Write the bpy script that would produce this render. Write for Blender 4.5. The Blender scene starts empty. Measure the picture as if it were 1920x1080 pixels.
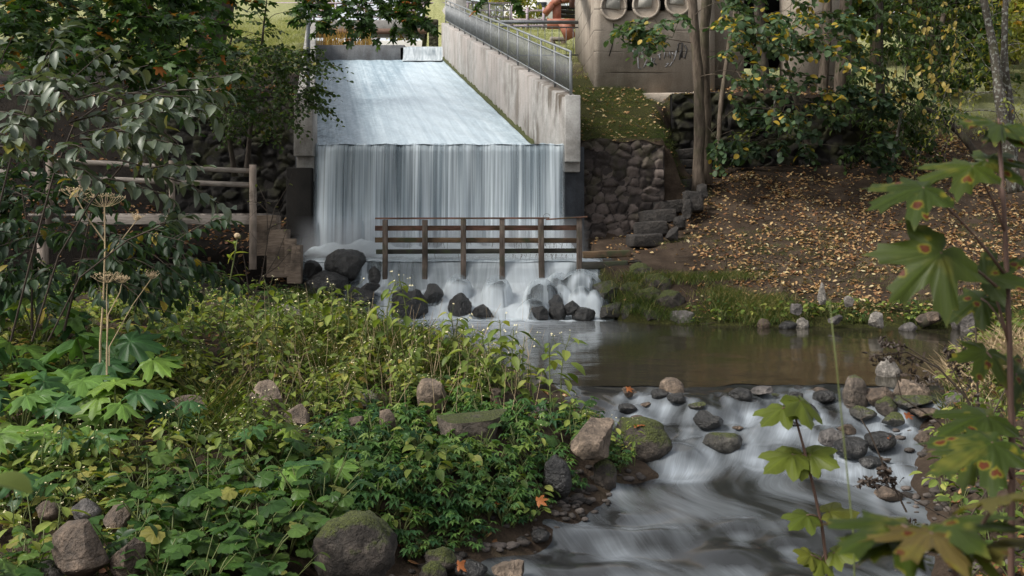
import bpy, bmesh, math, random
import numpy as np
from mathutils import Vector, Matrix, noise as mnoise

R = np.random.default_rng(7)
random.seed(7)
C = bpy.context.scene.collection
F = 1867.0          # focal length in photograph pixels (35 mm on 36 mm)
HV = 400.0          # eye level in the photograph

def W(u, v, Y):     # a photograph pixel at a real distance -> metres (eye = origin)
    return np.array([(u - 960.0) / F * Y, Y, (HV - v) / F * Y])

def sm(a, b, t):
    t = np.clip((np.asarray(t, float) - a) / (b - a), 0, 1)
    return t * t * (3 - 2 * t)

# ------------------------------------------------------------------ mesh helper
class MB:
    def __init__(s):
        s.v = []; s.t = []; s.q = []; s.tm = []; s.qm = []; s.tone = []; s.lc = []; s.n = 0
    def add(s, V, tris=None, quads=None, tone=0.5, lc=None, mi=0):
        V = np.asarray(V, float).reshape(-1, 3); k = len(V)
        s.v.append(V)
        s.tone.append(np.broadcast_to(np.asarray(tone, float), (k,)).copy())
        s.lc.append(np.zeros((k, 2)) if lc is None else np.asarray(lc, float))
        if tris is not None and len(tris):
            t = np.asarray(tris, int).reshape(-1, 3); s.t.append(t + s.n)
            s.tm.append(np.broadcast_to(np.asarray(mi, int), (len(t),)).copy())
        if quads is not None and len(quads):
            q = np.asarray(quads, int).reshape(-1, 4); s.q.append(q + s.n)
            s.qm.append(np.broadcast_to(np.asarray(mi, int), (len(q),)).copy())
        s.n += k
        return s
    def fz(s):
        c = lambda l, w, d: np.concatenate(l) if l else np.zeros((0, w) if w else (0,), d)
        return (c(s.v, 3, float), c(s.t, 3, int), c(s.q, 4, int), c(s.tm, 0, int), c(s.qm, 0, int), c(s.tone, 0, float), c(s.lc, 2, float))
    def inst(s, tpl, M, P, tone=None, mi=None):
        V, T, Q, TM, QM, TO, LC = tpl
        k = len(P); n = len(V)
        if k == 0: return s
        VV = np.einsum('kij,nj->kni', M, V) + np.asarray(P)[:, None, :]
        off = (np.arange(k) * n)[:, None, None]
        s.v.append(VV.reshape(-1, 3))
        to = np.tile(TO, k) if tone is None else np.clip(np.repeat(tone, n) + np.tile(TO - 0.5, k), 0, 1)
        s.tone.append(to); s.lc.append(np.tile(LC, (k, 1)))
        if len(T): s.t.append((T[None] + off).reshape(-1, 3) + s.n); s.tm.append(np.tile(TM, k) if mi is None else np.full(k * len(T), mi))
        if len(Q): s.q.append((Q[None] + off).reshape(-1, 4) + s.n); s.qm.append(np.tile(QM, k) if mi is None else np.full(k * len(Q), mi))
        s.n += k * n
        return s
    def box(s, c, size, rz=0, rx=0, ry=0, mi=0, jit=0):
        sx, sy, sz = np.array(size) / 2
        V = np.array([[a * sx, b * sy, d * sz] for a in (-1, 1) for b in (-1, 1) for d in (-1, 1)])
        if jit: V = V + R.uniform(-jit, jit, V.shape)
        M = np.array(Matrix.Rotation(rz, 3, 'Z') @ Matrix.Rotation(ry, 3, 'Y') @ Matrix.Rotation(rx, 3, 'X'))
        V = V @ M.T + np.array(c)
        return s.add(V, quads=[(0, 1, 3, 2), (4, 6, 7, 5), (0, 4, 5, 1), (2, 3, 7, 6), (0, 2, 6, 4), (1, 5, 7, 3)], mi=mi)
    def bar(s, a, b, w, h, mi=0):          # rectangular bar from a to b
        a = np.array(a, float); b = np.array(b, float); d = b - a; L = np.linalg.norm(d); d /= L
        up = np.array([0, 0, 1.]) if abs(d[2]) < 0.9 else np.array([0, 1., 0])
        x = np.cross(d, up); x /= np.linalg.norm(x); z = np.cross(x, d)
        V = [p + x * i * w / 2 + z * j * h / 2 for p in (a, b) for i in (-1, 1) for j in (-1, 1)]
        return s.add(V, quads=[(0, 1, 3, 2), (4, 6, 7, 5), (0, 4, 5, 1), (2, 3, 7, 6), (0, 2, 6, 4), (1, 5, 7, 3)], mi=mi)
    def tube(s, pts, rad, n=6, mi=0, cap=True, tone=0.5):
        P = np.asarray(pts, float); k = len(P)
        rad = np.broadcast_to(np.asarray(rad, float), (k,))
        D = np.gradient(P, axis=0); D /= np.linalg.norm(D, axis=1, keepdims=True) + 1e-9
        ref = np.array([0.31, 0.95, 0.05]) if abs(D[0, 2]) > 0.7 else np.array([0.05, 0.1, 1.0])
        X = np.cross(D, ref); X /= np.linalg.norm(X, axis=1, keepdims=True) + 1e-9
        Y = np.cross(D, X)
        a = np.arange(n) * 2 * math.pi / n
        V = P[:, None, :] + rad[:, None, None] * (np.cos(a)[None, :, None] * X[:, None, :] + np.sin(a)[None, :, None] * Y[:, None, :])
        V = V.reshape(-1, 3); q = []; t = []
        for i in range(k - 1):
            for j in range(n):
                j2 = (j + 1) % n
                q.append((i * n + j, i * n + j2, (i + 1) * n + j2, (i + 1) * n + j))
        if cap:
            V = np.vstack([V, P[0], P[-1]]); c0 = k * n; c1 = c0 + 1
            for j in range(n):
                t.append((c0, (j + 1) % n, j)); t.append((c1, (k - 1) * n + j, (k - 1) * n + (j + 1) % n))
        return s.add(V, t, q, mi=mi, tone=tone)
    def grid(s, V, nu, nv, mi=0, tone=0.5, lc=None):   # V (nu*nv,3) row-major nu rows
        i = np.arange(nu - 1)[:, None] * nv + np.arange(nv - 1)[None, :]
        q = np.stack([i, i + 1, i + nv + 1, i + nv], -1).reshape(-1, 4)
        return s.add(V, quads=q, mi=mi, tone=tone, lc=lc)
    def build(s, name, mats, parent=None, origin=None, smooth=False, bevel=0, extra=None):
        V, T, Q, TM, QM, TO, LC = s.fz()
        o0 = np.zeros(3)
        if parent is not None: o0 = wloc(parent)
        elif origin is not None: o0 = np.array(origin, float)
        me = bpy.data.meshes.new(name)
        me.vertices.add(len(V)); me.vertices.foreach_set('co', (V - o0).astype(np.float32).ravel())
        nl = len(T) * 3 + len(Q) * 4
        me.loops.add(nl); me.loops.foreach_set('vertex_index', np.concatenate([T.ravel(), Q.ravel()]).astype(np.int32))
        me.polygons.add(len(T) + len(Q))
        st = np.concatenate([np.arange(len(T)) * 3, len(T) * 3 + np.arange(len(Q)) * 4]).astype(np.int32)
        me.polygons.foreach_set('loop_start', st)
        me.polygons.foreach_set('material_index', np.concatenate([TM, QM]).astype(np.int32))
        if smooth: me.polygons.foreach_set('use_smooth', np.ones(len(st), bool))
        at = me.attributes.new('tone', 'FLOAT', 'POINT'); at.data.foreach_set('value', TO.astype(np.float32))
        if len(LC) and np.any(LC):
            at = me.attributes.new('lc', 'FLOAT2', 'POINT'); at.data.foreach_set('vector', LC.astype(np.float32).ravel())
        for k, val in (extra or {}).items():
            at = me.attributes.new(k, 'FLOAT', 'POINT'); at.data.foreach_set('value', np.asarray(val, np.float32).ravel())
        me.update(calc_edges=True); me.validate()
        for m in (mats if isinstance(mats, (list, tuple)) else [mats]): me.materials.append(m)
        o = bpy.data.objects.new(name, me); C.objects.link(o)
        if parent is not None: o.parent = parent
        else: o.location = o0
        if bevel:
            b = o.modifiers.new('bevel', 'BEVEL'); b.width = bevel; b.segments = 2; b.limit_method = 'ANGLE'
        return o

def wloc(o):
    p = np.zeros(3)
    while o is not None:
        p = p + np.array(o.location); o = o.parent
    return p
def tag(o, label=None, cat=None, group=None, kind=None):
    if label: o['label'] = label
    if cat: o['category'] = cat
    if group: o['group'] = group
    if kind: o['kind'] = kind
    return o
def thing(name, loc, label, cat, group=None):
    o = bpy.data.objects.new(name, None); C.objects.link(o); o.location = loc
    o.empty_display_size = 0.1
    return tag(o, label, cat, group)
def copy_tree(o, parent=None):
    c = o.copy(); C.objects.link(c)
    if parent is not None: c.parent = parent
    for ch in [x for x in o.children]: copy_tree(ch, c)
    return c

# ------------------------------------------------------------------ materials
class NT:
    def __init__(s, name):
        s.m = bpy.data.materials.new(name); s.m.use_nodes = True
        s.t = s.m.node_tree; s.t.nodes.clear()
        s.out = s.t.nodes.new('ShaderNodeOutputMaterial')
    def n(s, ty, **kw):
        x = s.t.nodes.new(ty)
        for k, v in kw.items(): setattr(x, k, v)
        return x
    def put(s, sock, val):
        if val is None: return
        if isinstance(val, bpy.types.NodeSocket): s.t.links.new(val, sock)
        elif isinstance(val, (tuple, list)) and sock.type == 'RGBA': sock.default_value = (*val[:3], 1)
        else: sock.default_value = val
    def co(s, kind='Object'): return s.n('ShaderNodeTexCoord').outputs[kind]
    def mapv(s, vec, scale=(1, 1, 1), rot=(0, 0, 0), loc=(0, 0, 0)):
        x = s.n('ShaderNodeMapping'); s.put(x.inputs['Vector'], vec); x.inputs['Scale'].default_value = scale
        x.inputs['Rotation'].default_value = rot; x.inputs['Location'].default_value = loc
        return x.outputs[0]
    def noise(s, vec, scale=5, detail=4, rough=.55, dist=0):
        x = s.n('ShaderNodeTexNoise'); s.put(x.inputs['Vector'], vec); x.inputs['Scale'].default_value = scale
        x.inputs['Detail'].default_value = detail; x.inputs['Roughness'].default_value = rough; x.inputs['Distortion'].default_value = dist
        return x.outputs['Fac']
    def vor(s, vec, scale=5, feat='F1', out='Distance', rnd=1.0):
        x = s.n('ShaderNodeTexVoronoi', feature=feat); s.put(x.inputs['Vector'], vec); x.inputs['Scale'].default_value = scale
        x.inputs['Randomness'].default_value = rnd
        return x.outputs[out]
    def ramp(s, fac, stops, interp='LINEAR'):
        x = s.n('ShaderNodeValToRGB'); s.put(x.inputs[0], fac); e = x.color_ramp; e.interpolation = interp
        while len(e.elements) < len(stops): e.elements.new(0.5)
        for el, (p, c) in zip(e.elements, stops):
            el.position = p; el.color = (c, c, c, 1) if isinstance(c, (int, float)) else (*c[:3], 1)
        return x.outputs[0]
    def mix(s, f, a, b, blend='MIX'):
        x = s.n('ShaderNodeMix', data_type='RGBA', blend_type=blend)
        s.put(x.inputs[0], f); s.put(x.inputs[6], a); s.put(x.inputs[7], b); return x.outputs[2]
    def math(s, op, a, b=None, c=None, clamp=False):
        x = s.n('ShaderNodeMath', operation=op, use_clamp=clamp); s.put(x.inputs[0], a)
        if b is not None: s.put(x.inputs[1], b)
        if c is not None: s.put(x.inputs[2], c)
        return x.outputs[0]
    def attr(s, name, out='Fac'): return s.n('ShaderNodeAttribute', attribute_name=name).outputs[out]
    def xyz(s, v):
        x = s.n('ShaderNodeSeparateXYZ'); s.put(x.inputs[0], v); return x.outputs
    def bump(s, h, strength=.5, dist=.02, normal=None):
        x = s.n('ShaderNodeBump'); s.put(x.inputs['Height'], h); x.inputs['Strength'].default_value = strength
        x.inputs['Distance'].default_value = dist
        if normal is not None: s.put(x.inputs['Normal'], normal)
        return x.outputs[0]
    def bsdf(s, col, rough=.6, spec=.5, normal=None, metal=0):
        x = s.n('ShaderNodeBsdfPrincipled'); s.put(x.inputs['Base Color'], col); s.put(x.inputs['Roughness'], rough)
        s.put(x.inputs['Specular IOR Level'], spec); s.put(x.inputs['Metallic'], metal)
        if normal is not None: s.put(x.inputs['Normal'], normal)
        return x.outputs[0]
    def mixs(s, f, a, b):
        x = s.n('ShaderNodeMixShader'); s.put(x.inputs[0], f); s.t.links.new(a, x.inputs[1]); s.t.links.new(b, x.inputs[2]); return x.outputs[0]
    def done(s, sh):
        s.t.links.new(sh, s.out.inputs[0]); return s.m

def leaf_mat(name, stops, rough=.48, trans=.34, spec=.22, spots=None, veins=0.25, gain=1.0):
    stops = [(p, tuple(min(.8, x * gain) for x in c)) for p, c in stops]
    k = NT(name); tone = k.attr('tone'); col = k.ramp(tone, stops)
    lc = k.attr('lc', 'Vector')
    sx = k.xyz(lc)
    nz = k.noise(k.co('Object'), 9, 3)
    col = k.mix(.55, col, k.mix(1, col, k.ramp(nz, [(.3, .55), (.7, 1.3)]), 'MULTIPLY'))
    if veins:
        rib = k.ramp(k.math('ABSOLUTE', sx[0]), [(0.0, 1.0), (.035, 0.0)])
        a = k.math('ADD', k.math('MULTIPLY', sx[1], 1.0), k.math('MULTIPLY', k.math('ABSOLUTE', sx[0]), -.9))
        sv = k.ramp(k.math('ABSOLUTE', k.math('SUBTRACT', k.math('FRACT', k.math('MULTIPLY', a, 6.0)), .5)), [(0, .6), (.09, 0)])
        vm = k.math('MULTIPLY', k.math('MAXIMUM', rib, sv), veins)
        col = k.mix(vm, col, k.mix(1, col, (2.2, 2.2, 1.9), 'MULTIPLY'))
    if spots:
        cv = k.n('ShaderNodeCombineXYZ'); k.put(cv.inputs[0], sx[0]); k.put(cv.inputs[1], sx[1]); k.put(cv.inputs[2], k.math('MULTIPLY', tone, 37.0))
        d = k.vor(cv.outputs[0], 2.7)
        dn = k.math('ADD', d, k.math('MULTIPLY', k.math('SUBTRACT', k.noise(cv.outputs[0], 14, 2), .5), .18))
        col = k.mix(k.ramp(dn, [(.22, .8), (.30, 0)]), col, (.14, .125, .012))
        col = k.mix(k.ramp(dn, [(.18, 1), (.215, 0)]), col, k.mix(k.noise(cv.outputs[0], 6, 2), (.02, .008, .004), (.12, .03, .008)))
        edge = k.noise(cv.outputs[0], 2.0, 2)
        col = k.mix(k.ramp(edge, [(.55, 0), (.72, .55)]), col, (.14, .13, .02))
    b = k.bsdf(col, rough, spec)
    if trans:
        tr = k.n('ShaderNodeBsdfTranslucent'); k.put(tr.inputs[0], k.mix(1, col, (1.3, 1.35, .6), 'MULTIPLY'))
        b = k.mixs(trans, b, tr.outputs[0])
    return k.done(b)

def bark_mat(name, c1, c2, scale=6, lichen=0):
    k = NT(name); co = k.co(); v = k.mapv(co, (1, 1, .22))
    n1 = k.noise(v, scale * 2.2, 6, .65); n2 = k.noise(co, scale * .4, 3)
    col = k.ramp(n1, [(.3, c1), (.7, c2)])
    col = k.mix(k.ramp(n2, [(.5, 0), (.7, .6)]), col, (.06, .062, .03))
    if lichen: col = k.mix(k.ramp(k.noise(co, 14, 3), [(.52, 0), (.62, lichen)]), col, (.30, .31, .27))
    return k.done(k.bsdf(col, .9, .2, k.bump(n1, .9, .03)))

def concrete_mat(name, base, dark, stain=(.10, .075, .05), stain_amt=.7, board=(0, 0), warm=None, moss_z=None, scale=1.0, near=False):
    k = NT(name); co = k.co(); x = k.xyz(co)
    n1 = k.noise(co, 2.3 * scale, 6, .6); n2 = k.noise(co, 26 * scale, 5, .65)
    streak = k.noise(k.mapv(co, (1.15, 1.15, .17)), 1.6, 7, .68, .35)
    col = k.ramp(n1, [(.3, dark), (.62, base)])
    if warm: col = k.mix(k.ramp(k.noise(co, .55, 3), [(.4, 0), (.6, .8)]), col, warm)
    col = k.mix(k.ramp(streak, [(.46, 0), (.72, stain_amt)]), col, stain)
    if near:
        bl = k.noise(k.mapv(co, (.55, .55, .42)), 1.5, 5, .6); g_ = k.ramp(k.math('MULTIPLY', x[1], .06), [(0, 1), (.55, .25), (1, .1)])
        col = k.mix(k.math('MULTIPLY', g_, k.ramp(k.math('ADD', k.math('MULTIPLY', bl, .6), k.math('MULTIPLY', streak, .45)), [(.52, 0), (.60, .95)])), col, k.mix(streak, (.045, .035, .026), (.11, .085, .06)))
    col = k.mix(.35, col, k.mix(1, col, k.ramp(n2, [(.3, .5), (.6, 1.2)]), 'MULTIPLY'))
    h = k.math('MULTIPLY', n2, .5)
    if board[0]:
        zz = k.math('ADD', k.math('MULTIPLY', x[2], board[0]), k.math('MULTIPLY', k.noise(co, .8, 2), .06))
        ln = k.ramp(k.math('ABSOLUTE', k.math('SUBTRACT', k.math('FRACT', zz), .5)), [(0, 1), (.045, 0)])
        brk = k.ramp(k.noise(k.mapv(co, (.5, .5, 4)), 1.2, 2), [(.42, 0), (.55, 1)])
        ln = k.math('MULTIPLY', ln, brk)
        col = k.mix(k.math('MULTIPLY', ln, .7), col, (.05, .042, .034))
        h = k.math('SUBTRACT', h, ln)
    pit = k.ramp(k.vor(co, 30 * scale), [(.0, 1), (.16, 0)])
    pm = k.math('MULTIPLY', pit, k.ramp(k.noise(co, 1.3, 2), [(.5, 0), (.62, 1)]))
    col = k.mix(k.math('MULTIPLY', pm, .75), col, (.06, .055, .05))
    h = k.math('SUBTRACT', h, pm)
    return k.done(k.bsdf(col, .88, .25, k.bump(h, .7, .02)))

def wood_mat(name, c1, c2, dark=(.02, .016, .012), moss=0, axis=0):
    k = NT(name); co = k.co(); sc = [6, 6, 6]; sc[axis] = .7
    g = k.noise(k.mapv(co, tuple(sc)), 5, 6, .65); n = k.noise(co, 2.4, 4)
    col = k.ramp(g, [(.3, c1), (.68, c2)])
    col = k.mix(k.ramp(n, [(.45, 0), (.68, .75)]), col, dark)
    if moss: col = k.mix(k.ramp(k.noise(co, 3.7, 4), [(.5, 0), (.65, moss)]), col, (.035, .045, .018))
    return k.done(k.bsdf(col, .8, .3, k.bump(g, .8, .01)))

def rock_mat(name, c1, c2, rough=.75, moss=0, wet=0):
    k = NT(name); co = k.co(); g = k.n('ShaderNodeNewGeometry')
    n1 = k.noise(co, 4, 7, .65); n2 = k.noise(co, 22, 5, .7)
    col = k.ramp(n1, [(.32, c1), (.66, c2)])
    col = k.mix(.8, col, k.mix(1, col, k.ramp(n2, [(.35, .4), (.65, 1.6)]), 'MULTIPLY'))
    col = k.mix(k.ramp(k.noise(co, 9, 3), [(.6, 0), (.68, .5)]), col, tuple(min(.5, c * 1.9) for c in c2))
    n3 = k.noise(co, 1.6, 3, .5); crk = k.ramp(k.vor(co, 5, 'DISTANCE_TO_EDGE'), [(0, 0), (.05, 1)])
    col = k.mix(.5, col, k.mix(1, col, k.ramp(n3, [(.35, .5), (.65, 1.35)]), 'MULTIPLY'))
    h = k.math('ADD', k.math('ADD', n1, k.math('MULTIPLY', n2, .7)), k.math('MULTIPLY', crk, .12)); r = rough
    if moss:
        up = k.xyz(g.outputs['Normal'])[2]
        m = k.math('ADD', k.math('MULTIPLY', up, .55), k.math('MULTIPLY', k.noise(co, 5, 5, .65), .9))
        mm = k.ramp(m, [(1.02 - moss * .38, 0), (1.14 - moss * .38, 1)])
        mc = k.ramp(k.noise(co, 40, 4, .7), [(.3, (.018, .022, .006)), (.7, (.085, .10, .02))])
        col = k.mix(mm, col, mc); r = k.math('MAXIMUM', k.math('MULTIPLY', mm, .95), rough)
        h = k.math('ADD', h, k.math('MULTIPLY', mm, k.noise(co, 60, 3)))
    h = k.math('ADD', h, k.math('MULTIPLY', k.noise(co, 9, 6, .7), 1.2))
    return k.done(k.bsdf(col, r, .5, k.bump(h, .9, .045)))

def plain_mat(name, c, rough=.6, metal=0, spec=.4, var=.25, scale=6):
    k = NT(name); n = k.noise(k.co(), scale, 5, .6)
    col = k.mix(1, c, k.ramp(n, [(.3, 1 - var), (.7, 1 + var)]), 'MULTIPLY')
    return k.done(k.bsdf(col, rough, spec, k.bump(n, .2, .01), metal))

M = {}
M['leaf_balsam'] = leaf_mat('balsam_leaf', gain=1.3, stops=[(0, (.022, .045, .010)), (.35, (.082, .118, .024)), (.65, (.16, .19, .042)), (.93, (.26, .25, .07)), (1, (.22, .16, .04))])
M['leaf_dark'] = leaf_mat('dark_herb_leaf', gain=1.4, stops=[(0, (.018, .05, .02)), (.5, (.05, .105, .03)), (.85, (.10, .165, .04)), (1, (.13, .18, .045))], rough=.42)
M['leaf_hog'] = leaf_mat('hogweed_leaf', gain=1.05, stops=[(0, (.02, .06, .024)), (.45, (.052, .122, .038)), (.7, (.11, .20, .036)), (1, (.18, .25, .04))], veins=.42, rough=.45, spec=.3)
M['leaf_round'] = leaf_mat('butterbur_leaf', gain=1.2, stops=[(0, (.016, .042, .010)), (.5, (.042, .088, .020)), (.85, (.08, .13, .03)), (1, (.17, .16, .04))], rough=.4)
M['leaf_grey'] = leaf_mat('greyish_leaf', [(0, (.035, .052, .03)), (.5, (.075, .10, .065)), (.85, (.12, .145, .095)), (1, (.17, .16, .03))], rough=.42, spec=.45, trans=.2)
M['leaf_maple'] = leaf_mat('maple_leaf', [(0, (.013, .032, .01)), (.5, (.035, .075, .02)), (.88, (.065, .12, .025)), (.95, (.22, .17, .03)), (1, (.26, .09, .02))])
M['leaf_alder'] = leaf_mat('alder_leaf', [(0, (.018, .035, .01)), (.5, (.04, .07, .018)), (.9, (.075, .11, .022)), (1, (.2, .17, .03))])
M['leaf_linden'] = leaf_mat('linden_leaf', [(0, (.03, .06, .028)), (.45, (.065, .11, .055)), (.84, (.10, .15, .07)), (.90, (.35, .25, .035)), (1, (.42, .30, .05))])
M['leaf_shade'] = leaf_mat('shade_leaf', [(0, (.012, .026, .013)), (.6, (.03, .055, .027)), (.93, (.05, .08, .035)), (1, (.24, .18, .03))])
M['leaf_gold'] = leaf_mat('gold_leaf', [(0, (.30, .23, .06)), (.6, (.48, .37, .12)), (1, (.58, .46, .18))], trans=.35)
M['leaf_lime'] = leaf_mat('bright_far_leaf', [(0, (.12, .14, .03)), (.5, (.22, .24, .05)), (.85, (.33, .30, .07)), (1, (.40, .22, .04))], veins=0, trans=.4)
M['leaf_spot'] = leaf_mat('spotted_maple_leaf', gain=0.62, stops=[(0, (.028, .048, .006)), (.5, (.045, .07, .008)), (1, (.075, .10, .011))], spots=True, veins=.3, trans=.22)
M['leaf_yellow'] = leaf_mat('yellow_green_leaf', gain=0.85, stops=[(0, (.065, .09, .012)), (.5, (.10, .125, .016)), (1, (.15, .15, .024))], veins=.2, trans=.3)
M['leaf_dry'] = leaf_mat('curled_dry_leaf', [(0, (.13, .055, .027)), (.35, (.225, .115, .05)), (.6, (.33, .20, .09)), (.85, (.44, .33, .17)), (1, (.50, .43, .26))], trans=.12, veins=.15, rough=.6)
M['leaf_rust'] = leaf_mat('rust_leaf', [(0, (.15, .045, .016)), (1, (.27, .095, .028))], trans=.2, veins=.15)
M['grass'] = leaf_mat('grass_blade', [(0, (.03, .055, .012)), (.5, (.07, .11, .02)), (.85, (.13, .16, .035)), (1, (.28, .23, .10))], veins=0, trans=.3)
M['grass_lit'] = leaf_mat('meadow_grass', [(0, (.16, .18, .05)), (.5, (.29, .31, .12)), (1, (.43, .41, .21))], veins=0, trans=.3)
M['reed'] = leaf_mat('reed_blade', [(0, (.22, .12, .03)), (1, (.48, .32, .10))], veins=0, trans=.3)
M['stem'] = plain_mat('green_stem', (.10, .12, .035), .6)
M['stem_dry'] = plain_mat('dry_stem', (.40, .30, .18), .8)
M['stem_brown'] = plain_mat('brown_twig', (.045, .032, .022), .8)
M['stem_red'] = plain_mat('reddish_stem', (.09, .05, .035), .6)
M['flower'] = plain_mat('cream_flower', (.62, .56, .34), .7)
M['bark'] = bark_mat('bark_brown', (.045, .034, .025), (.17, .135, .105))
M['bark_dark'] = bark_mat('bark_dark', (.02, .016, .013), (.075, .062, .05))
M['bark_lichen'] = bark_mat('bark_lichen', (.035, .03, .025), (.12, .105, .085), lichen=.7)
M['conc_wall'] = concrete_mat('weathered_concrete', (.345, .33, .31), (.20, .19, .175), stain=(.10, .075, .055), stain_amt=.6, board=(0, 0), near=True, warm=(.335, .30, .275))
M['conc_pale'] = concrete_mat('pale_concrete', (.38, .37, .35), (.20, .19, .175), stain=(.085, .065, .05), stain_amt=.85)
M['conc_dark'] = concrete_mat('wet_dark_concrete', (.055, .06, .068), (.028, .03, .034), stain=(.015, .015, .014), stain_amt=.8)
M['conc_old'] = concrete_mat('old_board_concrete', (.38, .33, .27), (.23, .19, .155), stain=(.12, .095, .072), stain_amt=.4, board=(1.75, 0), warm=(.40, .345, .285))
M['pier'] = concrete_mat('blackened_pier', (.022, .020, .018), (.012, .011, .010), stain=(.03, .025, .02), stain_amt=.5)
M['conc_mid'] = concrete_mat('speckled_wet_concrete', (.17, .175, .18), (.10, .10, .105), stain=(.07, .06, .055), stain_amt=.6)
M['galv'] = plain_mat('galvanised_steel', (.19, .20, .205), .55, .2, .5, .2)
M['paintgrey'] = plain_mat('grey_painted_steel', (.13, .14, .15), .5, .2)
M['redsteel'] = plain_mat('rusty_red_paint', (.27, .10, .06), .6, 0, .4, .35, 3)
M['purple'] = plain_mat('mauve_painted_steel', (.28, .22, .25), .6)
M['white'] = plain_mat('white_render', (.78, .77, .74), .8, var=.06)
M['slab'] = plain_mat('grey_deck_concrete', (.22, .21, .20), .85)
M['roof'] = plain_mat('brown_roof', (.12, .07, .05), .8)
M['black'] = plain_mat('dark_void', (.006, .006, .006), .95, spec=.1)
M['glass'] = plain_mat('dark_window', (.03, .035, .04), .15)
M['graffiti'] = plain_mat('faded_blue_paint', (.15, .15, .155), .8, var=.5, scale=12)
M['graffiti_black'] = plain_mat('black_spray_paint', (.03, .028, .028), .8, var=.5, scale=12)
M['plaster'] = plain_mat('cracked_plaster', (.42, .40, .35), .85, var=.15)
M['rust_brown'] = plain_mat('brown_painted_beam', (.17, .085, .06), .7)
M['wood_red'] = wood_mat('red_brown_board', (.085, .038, .026), (.22, .115, .08), moss=.45)
M['wood_mossy'] = wood_mat('mossy_board', (.07, .04, .022), (.15, .10, .055), moss=.8)
M['wood_wet'] = wood_mat('wet_black_board', (.018, .017, .014), (.05, .048, .038), moss=.7)
M['wood_post'] = wood_mat('old_post', (.05, .038, .03), (.17, .13, .105), moss=.4, axis=2)
M['wood_grey'] = wood_mat('weathered_log', (.20, .17, .145), (.44, .385, .335), dark=(.11, .09, .075))
M['wood_grey_v'] = wood_mat('weathered_log_post', (.18, .14, .11), (.40, .325, .27), dark=(.10, .08, .06), axis=2)
M['wood_block'] = wood_mat('brown_timber_block', (.10, .07, .05), (.26, .20, .15))
M['moss'] = plain_mat('green_moss', (.05, .055, .012), .95, var=.7, scale=25)
M['rock_wet'] = rock_mat('wet_dark_stone', (.008, .008, .0075), (.030, .028, .026), .30)
M['rock_wet_moss'] = rock_mat('wet_mossy_stone', (.022, .02, .017), (.075, .068, .055), .4, moss=.55)
M['rock_tan'] = rock_mat('tan_stone', (.065, .048, .035), (.215, .16, .115), .8)
M['rock_tan_moss'] = rock_mat('tan_mossy_stone', (.045, .036, .028), (.14, .11, .085), .8, moss=.6)
M['rock_brown'] = rock_mat('brown_stone', (.04, .028, .019), (.135, .096, .068), .75)
M['rock_pale'] = rock_mat('pale_stone', (.10, .09, .078), (.25, .225, .195), .8)
M['rock_moss'] = rock_mat('moss_covered_stone', (.022, .018, .014), (.07, .056, .045), .85, moss=1.0)
M['rock_grey'] = rock_mat('grey_stone', (.045, .04, .037), (.14, .125, .115), .6)
M['rock_wall'] = rock_mat('wall_stone', (.05, .042, .038), (.16, .135, .125), .85)
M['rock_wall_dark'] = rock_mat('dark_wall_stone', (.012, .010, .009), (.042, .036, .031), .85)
M['mortar'] = plain_mat('earthy_mortar', (.028, .022, .019), .95, var=.5)
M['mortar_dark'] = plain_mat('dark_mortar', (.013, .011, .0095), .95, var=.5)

# ------------------------------------------------------------------ terrain
LY = [4, 6.6, 6.9, 7.6, 8.6, 9.14, 10.2, 11.6, 14, 17.6, 18.6]
LX = [-1.0, -.78, -.62, .28, .74, 1.2, .95, .42, -.85, -2.7, -4.0]
RY = [4.0, 5.9, 6.0, 6.7, 8.8, 11.1, 12.4, 15.5, 17.1, 18]
RX = [14., 14., 3.2, 3.0, 3.7, 4.75, 5.5, 7.4, 8.2, 9.5]
def wz(y): return np.interp(y, [3.5, 6.5, 7.4, 7.9, 8.6, 9.4, 10.3, 11.3, 11.75], [-2.62, -2.53, -2.50, -2.43, -2.40, -2.35, -2.22, -2.05, -2.0])
def yfar(x): return np.interp(x, [-4.2, -4.0, 1.5, 2.1, 3.0, 5, 8, 9], [18.9, 20.5, 20.5, 18.4, 17.9, 17.6, 17.3, 17.0])
def dwater(x, y): return np.maximum(np.maximum(np.interp(y, LY, LX) - x, x - np.interp(y, RY, RX)), np.maximum(y - yfar(x), 4.0 - y))
def chute_floor(y): return np.interp(y, [20, 22, 25.1, 44, 60], [1.4, 1.50, 1.66, 6.76, 6.76])
def chute_l(y): return -4.36 - .196 * (y - 22)
def chute_r(y): return 1.14 - .1916 * (y - 22)
def nz2(x, y, s, a, seed=0.):
    r = 0; am = 1.
    for i in range(4):
        k = s * 2 ** i
        r = r + am * (np.sin(k * x * 1.03 + 1.7 * i + seed + 1.3 * np.sin(k * y * .71 + i)) * np.cos(k * y * .94 + 2.1 * i + seed * 1.3 + 1.1 * np.sin(k * x * .83)))
        am *= .5
    return a * r
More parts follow.
